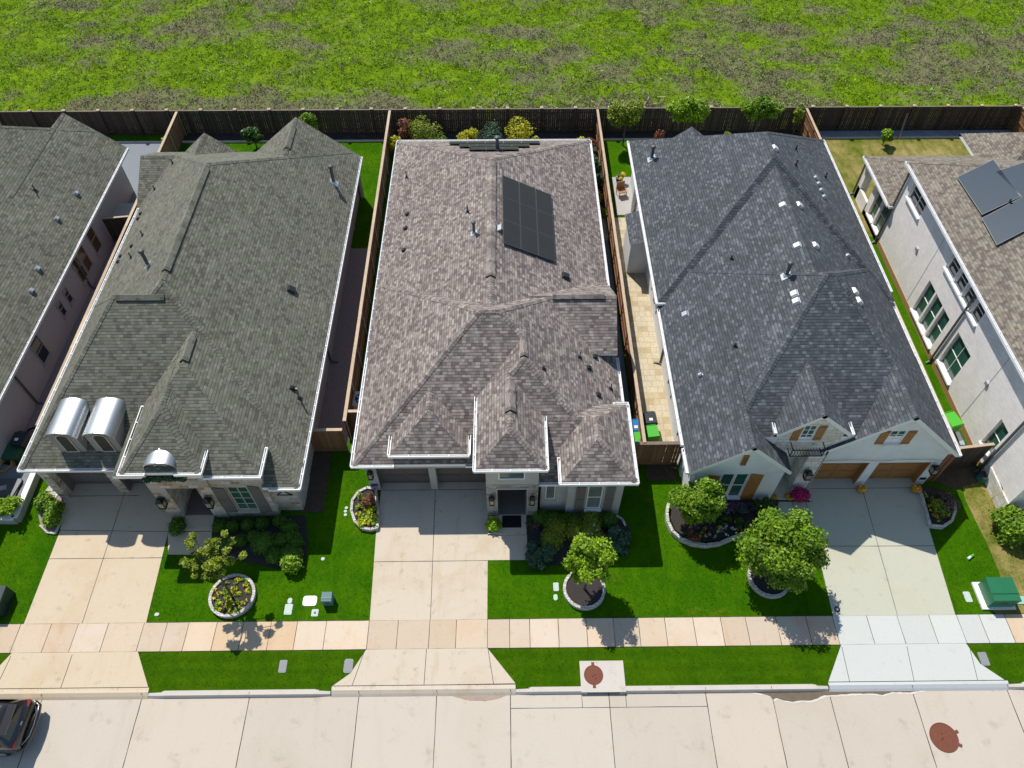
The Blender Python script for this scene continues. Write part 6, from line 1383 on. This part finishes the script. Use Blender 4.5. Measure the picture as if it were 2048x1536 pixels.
mb = MB(); mb.obox((2.0, 0, 1.63), (.14, 0, -.02), (0, .56, 0), (0, 0, .018)); mb.build('spoiler', M['carp'], car)
mb = MB(); mb.tube([(2.2, -.92, .55), (2.42, -.78, .55), (2.5, -.4, .56), (2.52, 0, .56), (2.5, .4, .56), (2.42, .78, .55), (2.2, .92, .55)], .09, 8); mb.build('bumper', M['carp'], car)
mb = MB(); mb.tube([(2.3, -.82, .68), (2.5, -.4, .67), (2.53, 0, .67), (2.5, .4, .67), (2.3, .82, .68)], .012, 5); mb.build('chrome_strip', M['chrome'], car)
mb = MB()
for i, (y, h_) in enumerate(((-.22, .05), (-.13, .05), (-.04, .06), (.06, .05), (.15, .05), (.24, .05))): mb.obox((2.3, y, .95), (.02, 0, -.03), (0, .03, 0), (0, 0, .01))
mb.obox((2.24, 0, 1.05), (.03, 0, -.02), (0, .07, 0), (0, 0, .012)); mb.build('badge', M['chrome'], car)
for x in (-1.5, 1.45):
    for s in (-1, 1):
        mb = MB(); mb.tube([(x, s * .74, .36), (x, s * .97, .36)], .36, 24); w_ = mb.build('wheel', M['tyre'], car); mb = MB(); mb.tube([(x, s * .96, .36), (x, s * .985, .36)], .23, 16); mb.build('rim', M['alu'], w_)
# ---------------------------------------------------------------- grass blades on the lawns, weeds and dry stalks in the field
def blades(name, poly_px_or_xy, n, label, mat, size, excl, zfun=lambda x, y: 0.0, upr=1.0, kind='stuff'):
    q = scatter_in(poly_px_or_xy, n)
    for e in excl: q = q[~inside(q, e)]
    m_ = len(q); z = np.array([zfun(x, y) for x, y in q]); s = size * (.5 + RNG.random(m_)); d = unit(m_) * .45 + np.array([0, 0, upr]); d /= np.linalg.norm(d, axis=1, keepdims=True)
    a = np.cross(d, unit(m_)); a /= np.linalg.norm(a, axis=1, keepdims=True); C = np.column_stack([q, z]) + d * s[:, None] * .5
    return tag(quads_obj(name, C, d * s[:, None] * .55, a * s[:, None] * .45, np.clip(.45 + .3 * RNG.normal(size=m_), 0, 1), M[mat]), label, 'grass', kind=kind)
houses = [rect(-22, -9.9, 16.8, 41), rect(-6.7, 5.2, 16.8, 43), rect(8.3, 20.5, 17.4, 42), rect(23.4, 45, 16, 38)]
blades('lawn_grass', rect(-26, 26, 11.75, 19.8), 60000, 'short mown grass of the front lawns', 'grassblade', .045, HARD + houses)
blades('verge_grass', rect(-24, 24, 8.92, 10.42), 12000, 'short mown grass of the kerb verge', 'grassblade', .04, HARD + [rect(x0, x1, 8.6, 9.98)])
blades('back_grass', rect(-23, -8.4, 41.2, 46.9), 9000, 'mown grass of the back garden', 'grassblade', .05, houses); blades('side_grass', rect(21.8, 22.9, 19.5, 46), 9000, 'grass strip beside the ivory house', 'grassblade', .07, [])
# the field
def clumps(name, n, label, mat, size, dens, ylim=(48.6, 72), seed=0, per=7, flat=.5, hgt=.18):
    """patchy weeds: density follows a smooth pattern of ridges"""
    q = np.column_stack([RNG.uniform(-52, 52, n), 48.5 + (ylim[1] - 48.5) * RNG.random(n) ** 1.0])
    f = np.array([patch(x, y) for x, y in q])
    q = q[dens(q, f)]; m_ = len(q); z = np.array([fz(x, y) for x, y in q])
    c = np.repeat(np.column_stack([q, z]), per, 0); k = len(c); c = c + RNG.normal(size=(k, 3)) * np.array([size * 1.6, size * 1.6, 0]) + np.array([0, 0, hgt]) * RNG.random((k, 1))
    nm = unit(k) * .8 + np.array([0, 0, .7]); nm /= np.linalg.norm(nm, axis=1, keepdims=True); a = np.cross(nm, unit(k)); a /= np.linalg.norm(a, axis=1, keepdims=True) + 1e-9; b = np.cross(nm, a); s = size * (.5 + RNG.random(k))[:, None]
    tone = np.repeat(np.clip(.45 + .25 * RNG.normal(size=m_), 0, 1), per) + .12 * RNG.normal(size=k)
    return tag(quads_obj(name, c, a * s * .9, b * s * .6, np.clip(tone, 0, 1), M[mat]), label, 'weeds', kind='stuff')
clumps('field_weeds', 26000, 'green weeds spreading over the field', 'fieldleaf', .085, lambda q, f: f + RNG.normal(size=len(f)) * .12 < .48, seed=1.0, hgt=.12)
clumps('field_tall_weeds', 9000, 'taller bright weeds in patches of the field', 'leafyg', .1, lambda q, f: np.array([mnoise.fractal(Vector((x * .35, y * .4, 4.4)), .8, 2.1, 4) for x, y in q]) > .28, seed=3.1, hgt=.35)
clumps('field_brown_weeds', 26000, 'brown dead weeds in patches of the field', 'brownleaf', .09, lambda q, f: f + RNG.normal(size=len(f)) * .12 > .5, seed=5.2, hgt=.3)
clumps('field_flowers', 900, 'tiny pale flowers scattered in the field', 'flwhite', .05, lambda q, f: f < .42, seed=7.7, per=3, hgt=.25)
# dry stalks near the fence
q = []; 
for _ in range(9000):
    x = RNG.uniform(-38, 42); w_ = 1.0 if -6 < x < 12 else .12 if x < 18 else .04
    if RNG.random() < w_ * 1.0: q.append((x, 48.4 + abs(RNG.normal()) * (1.9 if -1 < x < 12 else 1.1)))
q = np.array(q); m_ = len(q); d = unit(m_) * np.array([1.0, .7, .5]) + np.array([0, 0, .45]); d /= np.linalg.norm(d, axis=1, keepdims=True); ln = (.25 + .85 * RNG.random(m_))[:, None]; a = np.cross(d, unit(m_)); a /= np.linalg.norm(a, axis=1, keepdims=True)
tag(quads_obj('dry_stalks', np.column_stack([q, np.full(m_, .1)]) + d * ln * .5, d * ln * .5, a * .026, RNG.random(m_), M['drystalk'], shape='strip'), 'pale dry stalks piled along the field side of the fence', 'dry stalks', kind='stuff')
